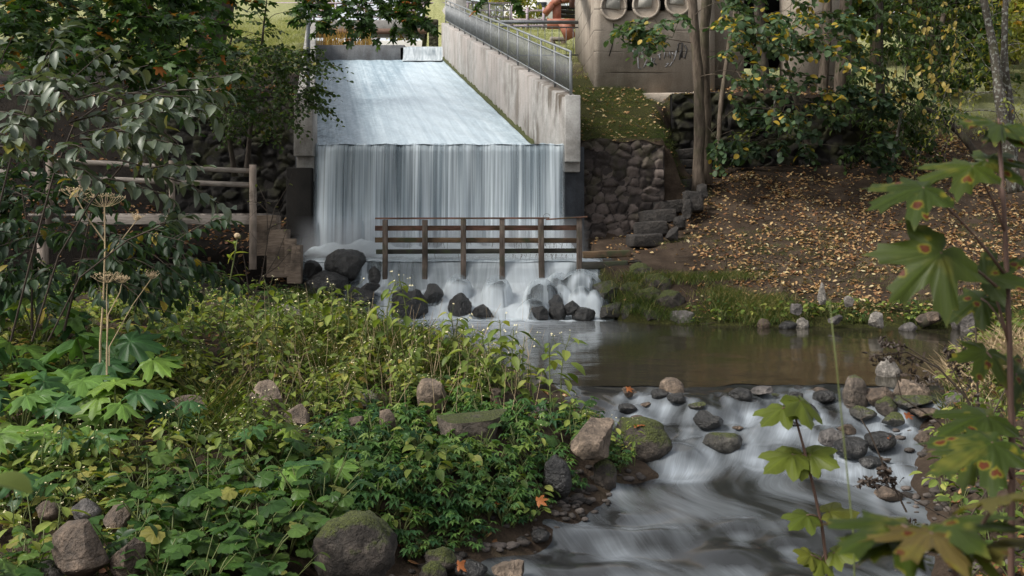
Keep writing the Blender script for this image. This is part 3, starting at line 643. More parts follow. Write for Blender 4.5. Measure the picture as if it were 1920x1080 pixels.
# in the rapids: base stands in the water
for a in [
 (1665, 704, 54, 36, -2.0, 'p', 'rock_pale', 'pale pointed pyramid-shaped stone standing alone in the brown pool'),
 (1604, 757, 44, 52, -2.07, 'r', 'rock_tan_moss', 'tall egg-shaped stone with green moss cap at the end of the pool'),
 (1260, 738, 46, 30, -2.03, 'r', 'rock_tan', 'smooth round tan stone on the left of the rapids edge'),
 (1430, 743, 44, 18, -2.03, 'a', 'rock_grey', 'low grey-pink stone in the middle of the rapids edge'),
 (1388, 750, 40, 22, -2.05, 'r', 'rock_wet', 'dark wet stone glazed by water beside the grey-pink edge stone'),
 (1272, 757, 42, 20, -2.08, 'a', 'rock_wet', 'small dark stone right below the smooth round tan stone'),
 (1307, 768, 42, 14, -2.10, 'a', 'rock_wet_moss', 'flat dark stone between the round tan stone and the black boulder'),
 (1326, 804, 64, 30, -2.22, 'a', 'rock_wet', 'black wet boulder in the centre of the white rapids'),
 (1357, 838, 72, 26, -2.30, 'r', 'rock_wet_moss', 'low mossy-grey dome stone just below the black wet boulder'),
 (1172, 775, 46, 18, -2.15, 'a', 'rock_wet', 'flat dark stone near the left shore of the rapids'),
 (1197, 796, 46, 18, -2.20, 'a', 'rock_brown', 'brown stone with fallen orange leaves by the left shore'),
 (1178, 742, 30, 16, -2.04, 'a', 'rock_brown', 'small brown stone capped by a rusty leaf at the left end of the edge'),
 (1236, 744, 36, 14, -2.04, 'r', 'rock_wet', 'small glazed stone left of the smooth round tan stone'),
 (1492, 753, 34, 18, -2.06, 'a', 'rock_wet', 'dark edge stone halfway between grey-pink stone and mossy egg stone'),
 (1545, 750, 40, 18, -2.06, 'r', 'rock_wet', 'rounded wet stone just left of the mossy egg-shaped stone'),
 (1644, 757, 70, 32, -2.07, 'a', 'rock_brown', 'broad brown stone touching the right of the mossy egg-shaped stone'),
 (1662, 772, 40, 28, -2.12, 'r', 'rock_rm', 'small round stone with bright moss in front of the broad brown stone'),
 (1617, 778, 46, 17, -2.14, 'r', 'rock_wet_moss', 'low dark mossy stone below the egg-shaped stone'),
 (1708, 752, 64, 40, -2.07, 'r', 'rock_tan', 'rounded pale tan stone on the right of the rapids edge'),
 (1716, 766, 78, 24, -2.10, 'a', 'rock_wet_moss', 'long dark mossy slab under the rounded pale tan stone'),
 (1672, 796, 50, 22, -2.2, 'a', 'rock_wet_moss', 'mossy dark stone alone below the row of edge stones at right'),
 (1586, 815, 46, 20, -2.24, 'a', 'rock_brown', 'brown flat-topped stone in the middle right of the rapids'),
 (1560, 830, 54, 26, -2.28, 'r', 'rock_grey', 'grey-pink dome stone below the brown flat-topped stone'),
 (1597, 850, 60, 28, -2.32, 'r', 'rock_wet', 'glistening black stone in front of the grey-pink dome stone'),
 (1651, 839, 52, 28, -2.3, 'r', 'rock_wet', 'dark wet stone carrying a small orange leaf'),
 (1741, 834, 52, 28, -2.3, 'r', 'rock_brown', 'brown stone with an orange maple leaf near the right shore'),
 (1500, 778, 60, 24, -2.14, 'r', 'rock_wet', 'submerged-looking wet stone behind the small yellow sapling top'),
 (1484, 800, 36, 12, -2.22, 'a', 'rock_wet', 'tiny dark stone between black boulder and brown flat-topped stone'),
 (1738, 782, 80, 18, -2.16, 'a', 'rock_brown', 'low brown stone strewn with orange leaves at the right'),
 (1790, 772, 50, 34, -2.1, 'a', 'rock_grey', 'grey stone at the foot of the grassy right bank'),
 (1794, 880, 70, 26, -2.34, 'r', 'rock_moss', 'moss-covered stone near the right shore below the rapids'),
 (1845, 880, 60, 30, -2.3, 'r', 'rock_tan', 'tan stone at the right shore beside the moss-covered stone'),
 (1620, 742, 26, 12, -2.03, 'a', 'rock_wet', 'little wet chip of stone behind the mossy egg-shaped stone'),
 # left shore
 (985, 733, 76, 38, -2.0, 'b', 'rock_wet_moss', 'dark square block at the water line behind the tall weeds'),
 (978, 775, 64, 26, -2.0, 'r', 'rock_brown', 'low rounded brown stone below the dark square block'),
 (1010, 790, 50, 26, -2.02, 'a', 'rock_grey', 'grey broken stone near the pale dead leaves on the shore'),
 (938, 770, 60, 40, -1.93, 'a', 'rock_brown', 'brown upright stone among the weeds left of the low rounded one'),
 (1112, 862, 118, 74, -2.15, 'a', 'rock_tan', 'large leaning tan boulder with grooves at the left shore'),
 (1200, 852, 104, 66, -2.33, 'r', 'rock_moss', 'large moss-topped boulder reaching into the stream'),
 (1136, 902, 46, 40, -2.33, 'r', 'rock_moss', 'small yellow-green mossy stone in front of the leaning tan boulder'),
 (1042, 912, 52, 56, -2.22, 'r', 'rock_wet', 'dark upright stone half hidden in the low green cover'),
 (895, 832, 136, 58, -2.0, 'b', 'rock_tan_moss', 'long flat boulder with moss along its top in the green bank'),
 (665, 1062, 150, 104, -2.22, 'r', 'rock_moss', 'big dark boulder with a mossy crown at the bottom of the bank'),
 (150, 1085, 120, 110, -2.0, 'a', 'rock_brown', 'big angular brown boulder at the bottom left corner'),
 (240, 1085, 78, 74, -2.0, 'a', 'rock_brown', 'cracked brown boulder against the right of the angular one'),
 (218, 998, 60, 52, -1.95, 'a', 'rock_brown', 'brown stone with a rounded top behind the angular boulder'),
 (162, 965, 52, 30, -1.9, 'r', 'rock_grey', 'round grey stone under the weeds behind the brown stone'),
 (90, 965, 40, 26, -1.9, 'r', 'rock_brown', 'small brown stone in shade near the left edge'),
 (92, 1085, 60, 34, -2.05, 'r', 'rock_grey', 'grey cobble in the bottom left corner'),
 (826, 1062, 56, 36, -2.45, 'r', 'rock_moss', 'mossy rounded cobble at the stream edge bottom centre'),
 (815, 1085, 50, 32, -2.47, 'r', 'rock_moss', 'second mossy cobble, below and left of the rounded one'),
 (955, 1085, 74, 34, -2.5, 'a', 'rock_tan', 'tan slab with orange leaf in the water at the bottom edge'),
 (885, 1080, 56, 28, -2.48, 'r', 'rock_wet', 'dark wet cobble left of the tan slab at the bottom edge'),
 (1012, 1010, 34, 18, -2.45, 'r', 'rock_wet', 'dark pebble splitting the lower stream near the left shore'),
 (500, 775, 92, 60, -1.75, 'a', 'rock_tan', 'tan gable-shaped boulder in the middle of the weeds'),
 (560, 800, 60, 40, -1.8, 'a', 'rock_tan', 'tan stone leaning on the right of the gable-shaped boulder'),
 (805, 775, 64, 62, -1.88, 'a', 'rock_tan', 'tall grey-tan stone slab standing in the bank weeds'),
 (670, 808, 50, 26, -1.85, 'a', 'rock_brown', 'low brown stone between gable boulder and grooved stone'),
 (726, 815, 44, 46, -1.88, 'a', 'rock_tan', 'narrow tan stone with one pointed corner in the bank'),
 (545, 610, 50, 38, -1.5, 'b', 'rock_pale', 'pale blocky stone at the top of the bank near the fall'),
 (684, 762, 52, 28, -1.85, 'r', 'rock_pale', 'rounded pale stone in the middle of the bank'),
 (595, 672, 46, 22, -1.65, 'r', 'rock_tan', 'tan stone in dry grass on the upper bank'),
 (520, 640, 44, 24, -1.55, 'r', 'rock_brown', 'rounded brown stone below the pale blocky stone'),
 (352, 772, 84, 30, -1.7, 'a', 'rock_brown', 'dark flat stone behind the grass tuft'),
 (720, 668, 50, 24, -1.75, 'r', 'rock_tan', 'tan stone among dry stems on the upper bank near the pool'),
 (1865, 665, 50, 26, -1.8, 'a', 'rock_grey', 'grey stone on the grassy right bank'),
 (1817, 616, 28, 46, -1.95, 'r', 'rock_grey', 'tall grey stone at the right end of the far shore'),
 (1796, 612, 26, 36, -1.95, 'r', 'rock_grey', 'second tall grey stone just left of the tallest'),
 (1703, 620, 30, 16, -2.0, 'r', 'rock_grey', 'grey boulder at the water line of the far shore'),
 (1640, 612, 40, 26, -1.9, 'a', 'rock_pale', 'pale leaning stone on the far shore'),
 (1590, 575, 22, 20, -1.6, 'a', 'rock_pale', 'pale stone a little up the leaf-covered slope'),
 (1541, 562, 20, 32, -1.5, 'p', 'rock_pale', 'upright pointed pale stone on the leaf-covered slope'),
 (1492, 592, 24, 22, -1.8, 'a', 'rock_grey', 'grey stone at the top of the far shore edge'),
 (1504, 612, 22, 16, -1.98, 'r', 'rock_pale', 'pale water line stone on the far shore'),
 (1566, 610, 30, 20, -1.95, 'a', 'rock_grey', 'grey split stone on the far shore amid ferny weeds'),
 (1432, 614, 24, 16, -2.0, 'r', 'rock_brown', 'leftmost brown stone at the foot of the leafy slope'),
 (1478, 616, 34, 14, -2.0, 'r', 'rock_wet', 'low dark stone at the water line of the far shore'),
 (1745, 606, 50, 22, -1.9, 'a', 'rock_brown', 'brown broken stone under the dead log'),
]: rk(*a)
# beside and in the cascade: placed by distance (negative level = explicit depth)
CAS = [
 (648, 516, 74, 46, 20.1, 'r', 'rock_wet', 'big black boulder at the left foot of the waterfall'),
 (583, 522, 46, 32, 19.7, 'r', 'rock_wet', 'leftmost dark round boulder beside the waterfall'),
 (612, 543, 72, 34, 19.45, 'r', 'rock_wet', 'broad flat dark boulder in front of the two at the left foot'),
 (692, 550, 42, 24, 19.4, 'r', 'rock_wet', 'small dark boulder between the left foot and the weir'),
 (702, 524, 28, 30, 20.0, 'r', 'rock_wet', 'dark knob against the left end of the low weir'),
 (672, 572, 60, 34, 19.1, 'r', 'rock_wet', 'dark boulder half hidden behind the weeds left of the cascade'),
 (768, 592, 66, 60, 18.95, 'r', 'rock_wet', 'tall black boulder left of the main white cascade'),
 (808, 562, 44, 36, 19.35, 'r', 'rock_wet', 'black boulder with a mossy foot under the second post'),
 (862, 588, 46, 46, 19.05, 'r', 'rock_wet', 'egg-shaped dark boulder in the left half of the cascade'),
 (903, 592, 48, 26, 18.85, 'r', 'rock_wet', 'low dark boulder right of the egg-shaped one'),
 (860, 546, 40, 26, 19.6, 'r', 'rock_wet', 'veiled boulder behind the egg-shaped one'),
 (932, 556, 44, 34, 19.4, 'r', 'rock_wet', 'water-veiled boulder under the fourth post'),
 (1014, 566, 50, 40, 19.3, 'r', 'rock_wet', 'round grey boulder under the fifth post'),
 (1046, 550, 46, 34, 19.7, 'r', 'rock_wet', 'high veiled boulder right of the fifth post'),
 (1054, 566, 38, 26, 19.4, 'r', 'rock_wet', 'middle-sized boulder below the high veiled one'),
 (1042, 580, 34, 26, 19.1, 'r', 'rock_wet', 'small round boulder in the right pile of the cascade'),
 (1000, 590, 46, 26, 18.95, 'r', 'rock_wet', 'veiled low boulder at the foot of the main cascade'),
 (1012, 600, 44, 24, 18.65, 'a', 'rock_wet', 'dark pointed stone at the water line in front of the cascade'),
 (1046, 596, 32, 28, 18.75, 'r', 'rock_wet', 'black egg stone right of the pointed water line stone'),
 (1072, 593, 38, 28, 18.75, 'r', 'rock_wet', 'dark round stone third along the water line'),
 (1095, 599, 44, 22, 18.65, 'r', 'rock_wet', 'low grey stone at the right end of the water line row'),
 (1088, 545, 64, 36, 19.7, 'r', 'rock_wet', 'big veiled boulder at the right end of the weir'),
 (1092, 572, 40, 30, 19.2, 'r', 'rock_wet', 'veiled boulder above the low grey stone'),
 (1118, 580, 40, 34, 19.1, 'r', 'rock_wet', 'wet boulder where the cascade ends at the right'),
 (1142, 575, 76, 46, 19.3, 'a', 'rock_wet_moss', 'big angular dark rock right of the cascade'),
 (1152, 598, 62, 30, 18.7, 'a', 'rock_wet_moss', 'flat grey rock at the water line below the angular dark rock'),
 (1192, 598, 54, 30, 18.6, 'r', 'rock_wet_moss', 'rounded mossy rock second right of the cascade foot'),
 (1222, 608, 46, 26, 18.3, 'a', 'rock_moss', 'mossy wedge of rock at the water line'),
 (1274, 606, 46, 22, 18.1, 'b', 'rock_grey', 'flat tilted grey slab by the green grass at the water line'),
 (1150, 545, 62, 36, 19.9, 'r', 'rock_moss', 'upper mossy rock close to the plank step'),
 (1198, 528, 56, 34, 19.8, 'r', 'rock_moss', 'moss-padded rock below the grassy edge'),
 (1232, 548, 54, 34, 19.3, 'r', 'rock_moss', 'bright moss mound third from the plank steps'),
 (1214, 576, 60, 36, 18.9, 'r', 'rock_moss', 'wide moss mound above the rounded mossy rock'),
 (1182, 560, 56, 30, 19.2, 'r', 'rock_moss', 'mossy rock squeezed between angular rock and moss mounds'),
 (1256, 580, 50, 34, 18.7, 'r', 'rock_moss', 'moss mound at the right end next to the grass'),
]
M['rock_rm'] = M['rock_moss']
def ico(sub):
    b = bmesh.new(); bmesh.ops.create_icosphere(b, subdivisions=sub, radius=1)
    V = np.array([v.co[:] for v in b.verts]); T = np.array([[v.index for v in f.verts] for f in b.faces]); b.free(); return V, T
ICO3 = ico(3); ICO4 = ico(4); ICO2 = ico(2)
def rock_verts(shape, sx, sy, sz, big=False, rng=R):
    V, T = (ICO4 if big else ICO3); V = V.copy()
    if shape == 'b':
        V = np.sign(V) * np.abs(V) ** .45
    if shape == 'p':
        zz = np.clip((V[:, 2] + 1) / 2, 0, 1); V[:, :2] *= (1.12 - .95 * zz ** 1.1)[:, None]
    n_pl = {'r': 6, 'a': 17, 'p': 7, 'b': 6}[shape]
    for _ in range(n_pl):
        n = nrm(rng.normal(size=3)); dlim = rng.uniform(.74, .95) if shape == 'r' else rng.uniform(.46, .84)
        if shape == 'p': n = nrm(np.array([*rng.normal(size=2), .5])); dlim = rng.uniform(.45, .7)
        s = V @ n; V -= np.maximum(0, s - dlim)[:, None] * n * (.92 if shape == 'r' else .99)
    o = Vector(rng.uniform(-50, 50, 3))
    amp = .20 if shape == 'r' else .12
    dv = np.array([mnoise.fractal(Vector(v) * 1.2 + o, .9, 2.0, 6) + .35 * abs(mnoise.noise(Vector(v) * 3.1 + o)) for v in V])
    V *= (1 + amp * dv)[:, None]
    V *= np.array([sx, sy, sz])
    return V, T
def make_rock(P, w, h, shape, mat, label, grp=None, rot=None, name='boulder', cat='rock'):
    # P: centre of the base; h: visible height; the rest is sunk
    V, T = rock_verts(shape, w / 2, w / 2 * R.uniform(.75, .95), h * .68, big=w > .42)
    th = R.uniform(-.35, .35); ct, s_ = math.cos(th), math.sin(th)
    V = V @ np.array([[ct, -s_, 0], [s_, ct, 0], [0, 0, 1]]).T
    V[:, 2] += h - V[:, 2].max()
    m = MB(); m.add(V + P, T, tone=.5)
    o = m.build(name, mat, origin=P, smooth=True)
    if shape != 'r': o.data.set_sharp_from_angle(angle=math.radians(24))
    return tag(o, label, cat, grp)
RW = []
for (u, v, w, h, z, shape, mat, label, grp) in ROCKS:
    z0 = z
    Y = F * (-z) / (v - HV)
    P = W(u, v, Y); s = Y / F
    RW.append((P, w * s, h * s))
    make_rock(P, w * s * 1.06, h * s * 1.05, shape, M[mat], label, grp, name='stone' if w < 50 else 'boulder')
CW = []
small = []
for i in range(58):
    if i < 34: x = R.uniform(.8, 5.0); y = R.uniform(10.2, 11.5)
    elif i < 50: x = R.uniform(3.0, 5.0); y = R.uniform(9.2, 11.2)
    else: x = R.uniform(3.0, 3.7); y = R.uniform(6.5, 8.6)
    if min(math.hypot(x - P[0], y - P[1]) - w / 2 for P, w, h in RW) < .10: continue
    s = R.uniform(.10, .24); p = np.array([x, y, float(wz(y)) - .01]); h = s * R.uniform(.2, .5)
    RW.append((p, s, h))
    if len(small) < 7: small.append(make_rock(p, s, h, 'a' if i % 2 else 'r', M[['rock_wet', 'rock_brown', 'rock_wet_moss'][i % 3]], 'small wet stone just breaking the surface of the rapids', 'small stones in the rapids', name='stone')); small[-1]['sz'] = s
    else:
        b_ = small[i % 7]; o = copy_tree(b_); o.location = p; o.scale = (s / b_['sz'],) * 3; o.rotation_euler.z = R.uniform(0, 6.28)
uS = np.array([560, 585, 600, 625, 660, 690, 715, 740, 780, 800, 830, 860, 885, 905, 930, 950, 980, 1010, 1030, 1060, 1090, 1115, 1135, 1160])
fS = np.array([0, .35, .80, .60, .55, .74, .62, .50, .55, .70, .73, .64, .73, .66, .68, .88, .98, .88, .62, .85, .90, .75, .35, 0])
VW = []
def VEIL(l): return any(q in l for q in ('veil', 'fifth post', 'below the high', 'cascade ends'))
for ci, (u, v, w, h, Y, shape, mat, label) in enumerate(CAS):
    if ci % 2 and shape == 'r' and 'moss' not in mat: shape = 'a'
    vl = .80 if VEIL(label) else 1.0
    P = W(u, v, Y); s = Y / F
    if vl == 1.0 and 680 < u < 990: P = P - np.array([0, 0, .22 * h * s])
    CW.append((P, w * s, h * s)); VW.append(VEIL(label))
    make_rock(P - np.array([0, 0, .0]), w * s * 1.05 * vl, h * s * 1.08 * vl, shape, M[mat], label, name='stone' if w < 42 else 'boulder')

# stream with silky rapids: height and foam respond to the stones
sx_ = np.linspace(0, 1, 170); sy_ = np.arange(4.2, 11.76, .035)
SX, SY = np.meshgrid(sx_, sy_, indexing='ij'); SX = SX.ravel(); SY = SY.ravel()
xl_ = np.interp(SY, LY, LX) - .25; xr_ = np.minimum(np.interp(SY, RY, RX), 5.2) + .25
X = xl_ + (xr_ - xl_) * SX; SY = SY + (ylip(X) - 11.72) * np.clip((SY - 10.6) / 1.1, 0, 1); Z = wz(np.where(SY > 10.6, SY + .15 - (ylip(X) - 11.55), SY))
rap = sm(9.0, 9.8, SY) * sm(11.75, 11.35, SY)
low = np.exp(-((SY - 7.72) / .30) ** 2) * sm(1.9, .9, X); low2 = sm(7.5, 6.9, SY)
foam = .06 * rap + .16 * np.exp(-((SY - 11.1) / .14) ** 2) * (.5 + .5 * np.sin(X * 5 + 2 * np.sin(X * 2.3))) + .03
foam = foam + .16 * rap * nz2(X, SY * .5, 2.4, 1, 3.) + .32 * low + .20 * low2 * (1 + nz2(X * 1.0 + SY * .8, SY * 1.6, 1.5, .9, 1.))
foam = foam + .14 * np.exp(-((SY - 9.45) / .5) ** 2) * sm(1.0, 1.6, X) * sm(4.2, 3.2, X)
swirl = np.exp(-((X - 2.1) / .9) ** 2 - ((SY - 8.35) / .55) ** 2); foam = foam + .22 * swirl
hb = .030 * nz2(X, SY * .6, 2.6, 1, 5.) * (rap + .2) + .028 * np.sin(X * 6.3 + 2.2 * np.sin(X * 1.9) + SY * 5) * np.exp(-((SY - 11.3) / .22) ** 2) + .035 * np.sin(SY * 9 + 1.6 * np.sin(X * 2.2) + X * 1.4) * (low + .45 * low2)
for P, w, h in RW:
    if not (4 < P[1] < 11.9 and P[0] > .4): continue
    t = P[1] - SY; lat = (X - P[0]) + .10 * t
    wid = .52 * w + .10 * np.maximum(t, 0)
    tr = np.exp(-(lat / (wid * .5)) ** 2) * np.exp(-np.maximum(t, 0) / .8) * (t > 0)
    sh = np.exp(-((np.abs(lat) - wid) / (.22 * w + .03)) ** 2) * np.exp(-np.maximum(t, 0) / .9) * sm(-.35 * w, .05, t)
    foam = foam + .30 * sh + .10 * tr
    hb = hb + .03 * np.exp(-((X - P[0]) ** 2 + (SY - P[1] - .4 * w) ** 2) / (w * .8) ** 2) - .03 * tr
HU = [(R.uniform(.6, 5), R.uniform(9.2, 11.0), R.uniform(.10, .26)) for _ in range(64)] + [(R.uniform(-.2, 3), R.uniform(6.3, 7.9), R.uniform(.12, .3)) for _ in range(14)]
for hx, hy, hw in HU:           # stones just under the surface: a hump, a hollow and a foam trail each
    t = hy - SY; lat = X - hx + .12 * t
    hb = hb + .038 * hw / .2 * np.exp(-(lat / hw) ** 2 - ((t + .05) / (hw * .8)) ** 2) - .032 * hw / .2 * np.exp(-(lat / hw) ** 2 - ((t - hw * 1.4) / hw) ** 2)
    foam = foam + .42 * np.exp(-(lat / (hw * .55)) ** 2) * np.exp(-np.maximum(t - hw * .5, 0) / .35) * (t > hw * .3) * sm(hw * .3, hw, t)
    foam = foam - .10 * np.exp(-(lat / hw) ** 2 - ((t + .05) / hw) ** 2)
hb = np.clip(hb, -.06, .06)
edge = sm(0, .05, SX) * sm(1, .95, SX)
hb = hb * (1 - .75 * sm(11.0, 11.5, SY)) ; foam = np.clip(foam * .66 * edge, 0, 1); Z = Z + hb
flow = np.stack([X + .55 * np.sin((SY - 7) * .9) + swirl * .8 * (SY - 8.35), SY + .25 * np.sin(X * 1.7)], 1)
m = MB(); m.grid(np.stack([X, SY, Z], 1), len(sx_), len(sy_), lc=flow)
tag(m.build('stream_water', M['w_stream'], smooth=True, extra={'foam': foam}), kind='structure')

# chute: thin rushing sheet of aerated water
k = NT('chute_water'); co = k.co(); lc = k.attr('lc', 'Vector')
s1 = k.noise(k.mapv(lc, (9, .022, 1), rot=(0, 0, .004)), 4, 5, .65, .25); s2 = k.noise(k.mapv(lc, (3.5, 2.6, 1)), 2.4, 5, .7, .8); s3 = k.noise(k.mapv(co, (1, .35, 1)), 7, 5, .75)
x_ = k.xyz(lc)
s4 = k.noise(k.mapv(lc, (15, 1.3, 1)), 3, 5, .7, .6)
a = k.math('ADD', k.math('ADD', k.math('MULTIPLY', s1, .46), k.math('MULTIPLY', s2, .12)), k.math('MULTIPLY', s4, .42))
a = k.math('ADD', .5, k.math('MULTIPLY', k.math('SUBTRACT', a, .5), 1.7))
edge = k.ramp(x_[0], [(0.0, 1), (.17, .25), (.34, 0)])       # shallow pebbly flow along the left wall
col = k.ramp(a, [(.36, (.21, .285, .34)), (.5, (.30, .385, .44)), (.62, (.42, .50, .55))])
fan = k.math('DIVIDE', k.math('ABSOLUTE', k.math('SUBTRACT', x_[0], k.math('ADD', .52, k.math('MULTIPLY', x_[1], .0155)))), k.math('SUBTRACT', .60, k.math('MULTIPLY', x_[1], .021)))
main = k.math('MULTIPLY', k.ramp(fan, [(0, 1), (.5, .75), (1, 0)]), k.math('ADD', .25, k.math('MULTIPLY', s1, .75)))
col = k.mix(main, col, (.50, .575, .625))
dk = k.ramp(s3, [(.47, 0), (.56, 1)])
col = k.mix(k.math('MULTIPLY', dk, k.math('MULTIPLY', edge, .85)), col, (.10, .13, .15))
M['w_chute'] = k.done(k.bsdf(col, .45, .4, k.bump(k.math('ADD', a, k.math('MULTIPLY', s3, .4)), .45, .05)))
yy = np.concatenate([np.linspace(21.98, 25.2, 24), np.linspace(25.4, 44.05, 90)]); uu = np.linspace(0, 1, 50)
V = []; L = []
for y in yy:
    for s in uu:
        x = chute_l(y) * (1 - s) + chute_r(y) * s
        V.append((x, y, float(chute_floor(y)) + .02 + .012 * math.sin(s * 40 + y * 3))); L.append((s, y - 22))
m = MB(); m.grid(np.array(V), len(yy), len(uu), lc=np.array(L))
tag(m.build('chute_water', M['w_chute'], smooth=True), kind='structure')
# head of the chute: water sliding over the right part of the sill, headrace behind
k = NT('veil_water'); lc = k.attr('lc', 'Vector'); s1 = k.noise(k.mapv(lc, (5, .2, 1)), 2, 4)
M['w_veil'] = k.done(k.bsdf(k.ramp(s1, [(.3, (.20, .24, .27)), (.7, (.50, .54, .56))]), .5, .3))
xx = np.linspace(sx + .05, sr_ + .02, 24); prof = [(44.6, 7.41), (44.2, 7.40), (44.03, 7.34), (43.97, 7.2), (43.93, 7.0), (43.85, 6.84), (43.6, 6.72), (43.2, 6.62)]
m = MB(); m.grid(np.array([(x, y + .02 * math.sin(x * 9), z) for x in xx for y, z in prof]), len(xx), len(prof), lc=np.array([(x, i) for x in xx for i in range(len(prof))]))
tag(m.build('sill_overflow_water', M['w_veil'], smooth=True), kind='structure')
m = MB(); m.grid(np.array([(x, y, 7.40) for x in (-12, -2.9) for y in (44.4, 62)]), 2, 2)
k = NT('headrace_water'); M['w_head'] = k.done(k.bsdf((.10, .11, .11), .06, .5, k.bump(k.noise(k.co(), 3), .1, .02)))
tag(m.build('headrace_water', M['w_head']), kind='structure')

# the waterfall curtain: translucent falling threads
def curtain_mat(name, seed, lo, hi, dens):
    k = NT(name); lc = k.attr('lc', 'Vector')
    a1 = k.noise(k.mapv(lc, (6.0, .22, 1), loc=(seed, seed, 0)), 2.0, 3, .6, .08); a2 = k.noise(k.mapv(lc, (26, .35, 1), loc=(seed * 2, 1, 0)), 2.0, 3, .6)
    a3 = k.noise(k.mapv(lc, (1.3, .3, 1), loc=(seed * 3, 1, 0)), 1.6, 2)
    s = k.math('ADD', k.math('ADD', k.math('MULTIPLY', a1, .42), k.math('MULTIPLY', a2, .26)), k.math('MULTIPLY', a3, .42))
    y = k.xyz(lc)[1]                      # 0 at the lip .. 1 at the foot
    dn = k.math('ADD', s, k.math('MULTIPLY', k.ramp(y, [(0, 0.02), (.1, .0), (.55, .04), (1, .22)]), 1.0))
    al = k.ramp(dn, [(.40, dens * .40), (.54, dens * .85), (.72, 1.0)])
    al = k.math('MULTIPLY', al, k.attr('edge'))
    col = k.ramp(k.math('ADD', s, k.math('MULTIPLY', y, .05)), [(.43, lo), (.66, hi)])
    b = k.bsdf(col, .5, .3); tl = k.n('ShaderNodeBsdfTranslucent'); k.put(tl.inputs[0], col)
    b = k.mixs(.25, b, tl.outputs[0]); tr = k.n('ShaderNodeBsdfTransparent')
    return k.done(k.mixs(al, tr.outputs[0], b))
M['w_fall'] = curtain_mat('falling_water', 1.3, (.19, .25, .29), (.74, .82, .87), .60)
M['w_fall_b'] = curtain_mat('falling_water_inner', 8.1, (.09, .12, .145), (.36, .44, .49), .75)
def curtain(y0, ph, mat, x0, x1, thin):
    xx = np.linspace(x0, x1, 240); tt = np.linspace(0, 1, 26); V = []; L = []; E = []
    for x in xx:
        a = .025 * math.sin(x * 7 + ph) + .018 * math.sin(x * 19 + ph * 2)
        for t in tt:
            z = 1.54 - 2.47 * t + (.012 * math.sin(x * 11) + .01 * math.sin(x * 29 + 1)) * (1 - t)
            y = y0 - .28 * math.sqrt(max(t, 0)) * .9 + a * (t * 1.2 + .15) + (.08 if t == 0 else 0)
            V.append((x, y, z)); L.append((x, t))
            e = min(1, (x - x0) / (.05 + .10 * abs(math.sin(t * 5 + ph)) + .12 * t)) * min(1, (x1 - x) / (.04 + .08 * abs(math.sin(t * 4 + ph * 2)) + .10 * t))
            E.append(max(0, e))
    m = MB(); m.grid(np.array(V), len(xx), len(tt), lc=np.array(L))
    return m, E
m, E = curtain(21.96, 0, 0, -4.36, 1.17, 1)
o = m.build('waterfall_water', M['w_fall'], smooth=True, extra={'edge': E}); tag(o, kind='structure')
m, E = curtain(22.03, 2.2, 0, -4.33, 1.14, 1)
o = m.build('waterfall_water', M['w_fall_b'], smooth=True, extra={'edge': E}); tag(o, kind='structure')
# basin under the fall: white churning water, then the weir cascade over the boulders
k = NT('churning_foam'); co = k.co(); n1 = k.noise(k.mapv(co, (1.4, 1.4, 1.4)), 2.4, 3, .5)
f = k.attr('foam'); mk = k.ramp(k.math('ADD', k.math('MULTIPLY', f, 1.1), k.math('MULTIPLY', k.math('SUBTRACT', n1, .5), .8)), [(.25, 0), (.8, 1)])
M['w_basin'] = k.done(k.mixs(mk, k.bsdf((.05, .06, .065), .15, .5), k.bsdf((.58, .66, .70), .8, .2)))
bx = np.linspace(-4.7, 2.6, 130); by = np.linspace(20.02, 22.05, 40)
BX, BY = np.meshgrid(bx, by, indexing='ij'); BX = BX.ravel(); BY = BY.ravel()
ff = np.exp(-((BY - 21.62) / .40) ** 2) * sm(1.6, 1.1, BX) * sm(-4.75, -4.2, BX)
BZ = -.97 + .30 * ff * (1 + .4 * nz2(BX, BY, 2.6, 1)) + .015 * nz2(BX, BY, 3, 1)
fl = np.clip(1.15 * ff + (.40 + .25 * sm(-2, 0, BX)) * sm(2.0, 1.2, BX) * sm(-3.4, -2.6, BX), 0, 1)
m = MB(); m.grid(np.stack([BX, BY, BZ], 1), len(bx), len(by))
tag(m.build('basin_water', M['w_basin'], smooth=True, extra={'foam': fl}), kind='structure')
k = NT('cascade_veil'); lc = k.attr('lc', 'Vector')
s1 = k.noise(k.mapv(lc, (6, .25, 1)), 2.2, 4, .6, .25); s2 = k.noise(k.mapv(lc, (1.8, .5, 1)), 2.0, 3, .5, .4)
st = k.attr('foam'); a = k.math('ADD', k.math('MULTIPLY', st, 1.05), k.math('MULTIPLY', k.math('SUBTRACT', k.math('ADD', k.math('MULTIPLY', s1, .6), k.math('MULTIPLY', s2, .4)), .54), 1.15))
al = k.math('MULTIPLY', k.ramp(a, [(0, 0), (.5, .48), (1, .96)]), k.ramp(st, [(.02, 0), (.12, 1)]))
col = k.ramp(a, [(.1, (.34, .41, .45)), (.8, (.64, .70, .74))])
tr = k.n('ShaderNodeBsdfTransparent'); tl = k.n('ShaderNodeBsdfTranslucent'); k.put(tl.inputs[0], col)
M['w_casc'] = k.done(k.mixs(al, tr.outputs[0], k.mixs(.3, k.bsdf(col, .7, .2), tl.outputs[0])))
prof = np.array([(20.7, -.90), (20.12, -.945), (20.03, -.99), (19.98, -1.1), (19.95, -1.25), (19.90, -1.4), (19.78, -1.5), (19.6, -1.56), (19.42, -1.64), (19.3, -1.74), (19.1, -1.82), (18.95, -1.92), (18.8, -1.98), (18.55, -2.0), (18.3, -2.003)])
tp = np.linspace(0, len(prof) - 1, 90); cy = np.interp(tp, np.arange(len(prof)), prof[:, 0]); cz = np.interp(tp, np.arange(len(prof)), prof[:, 1])
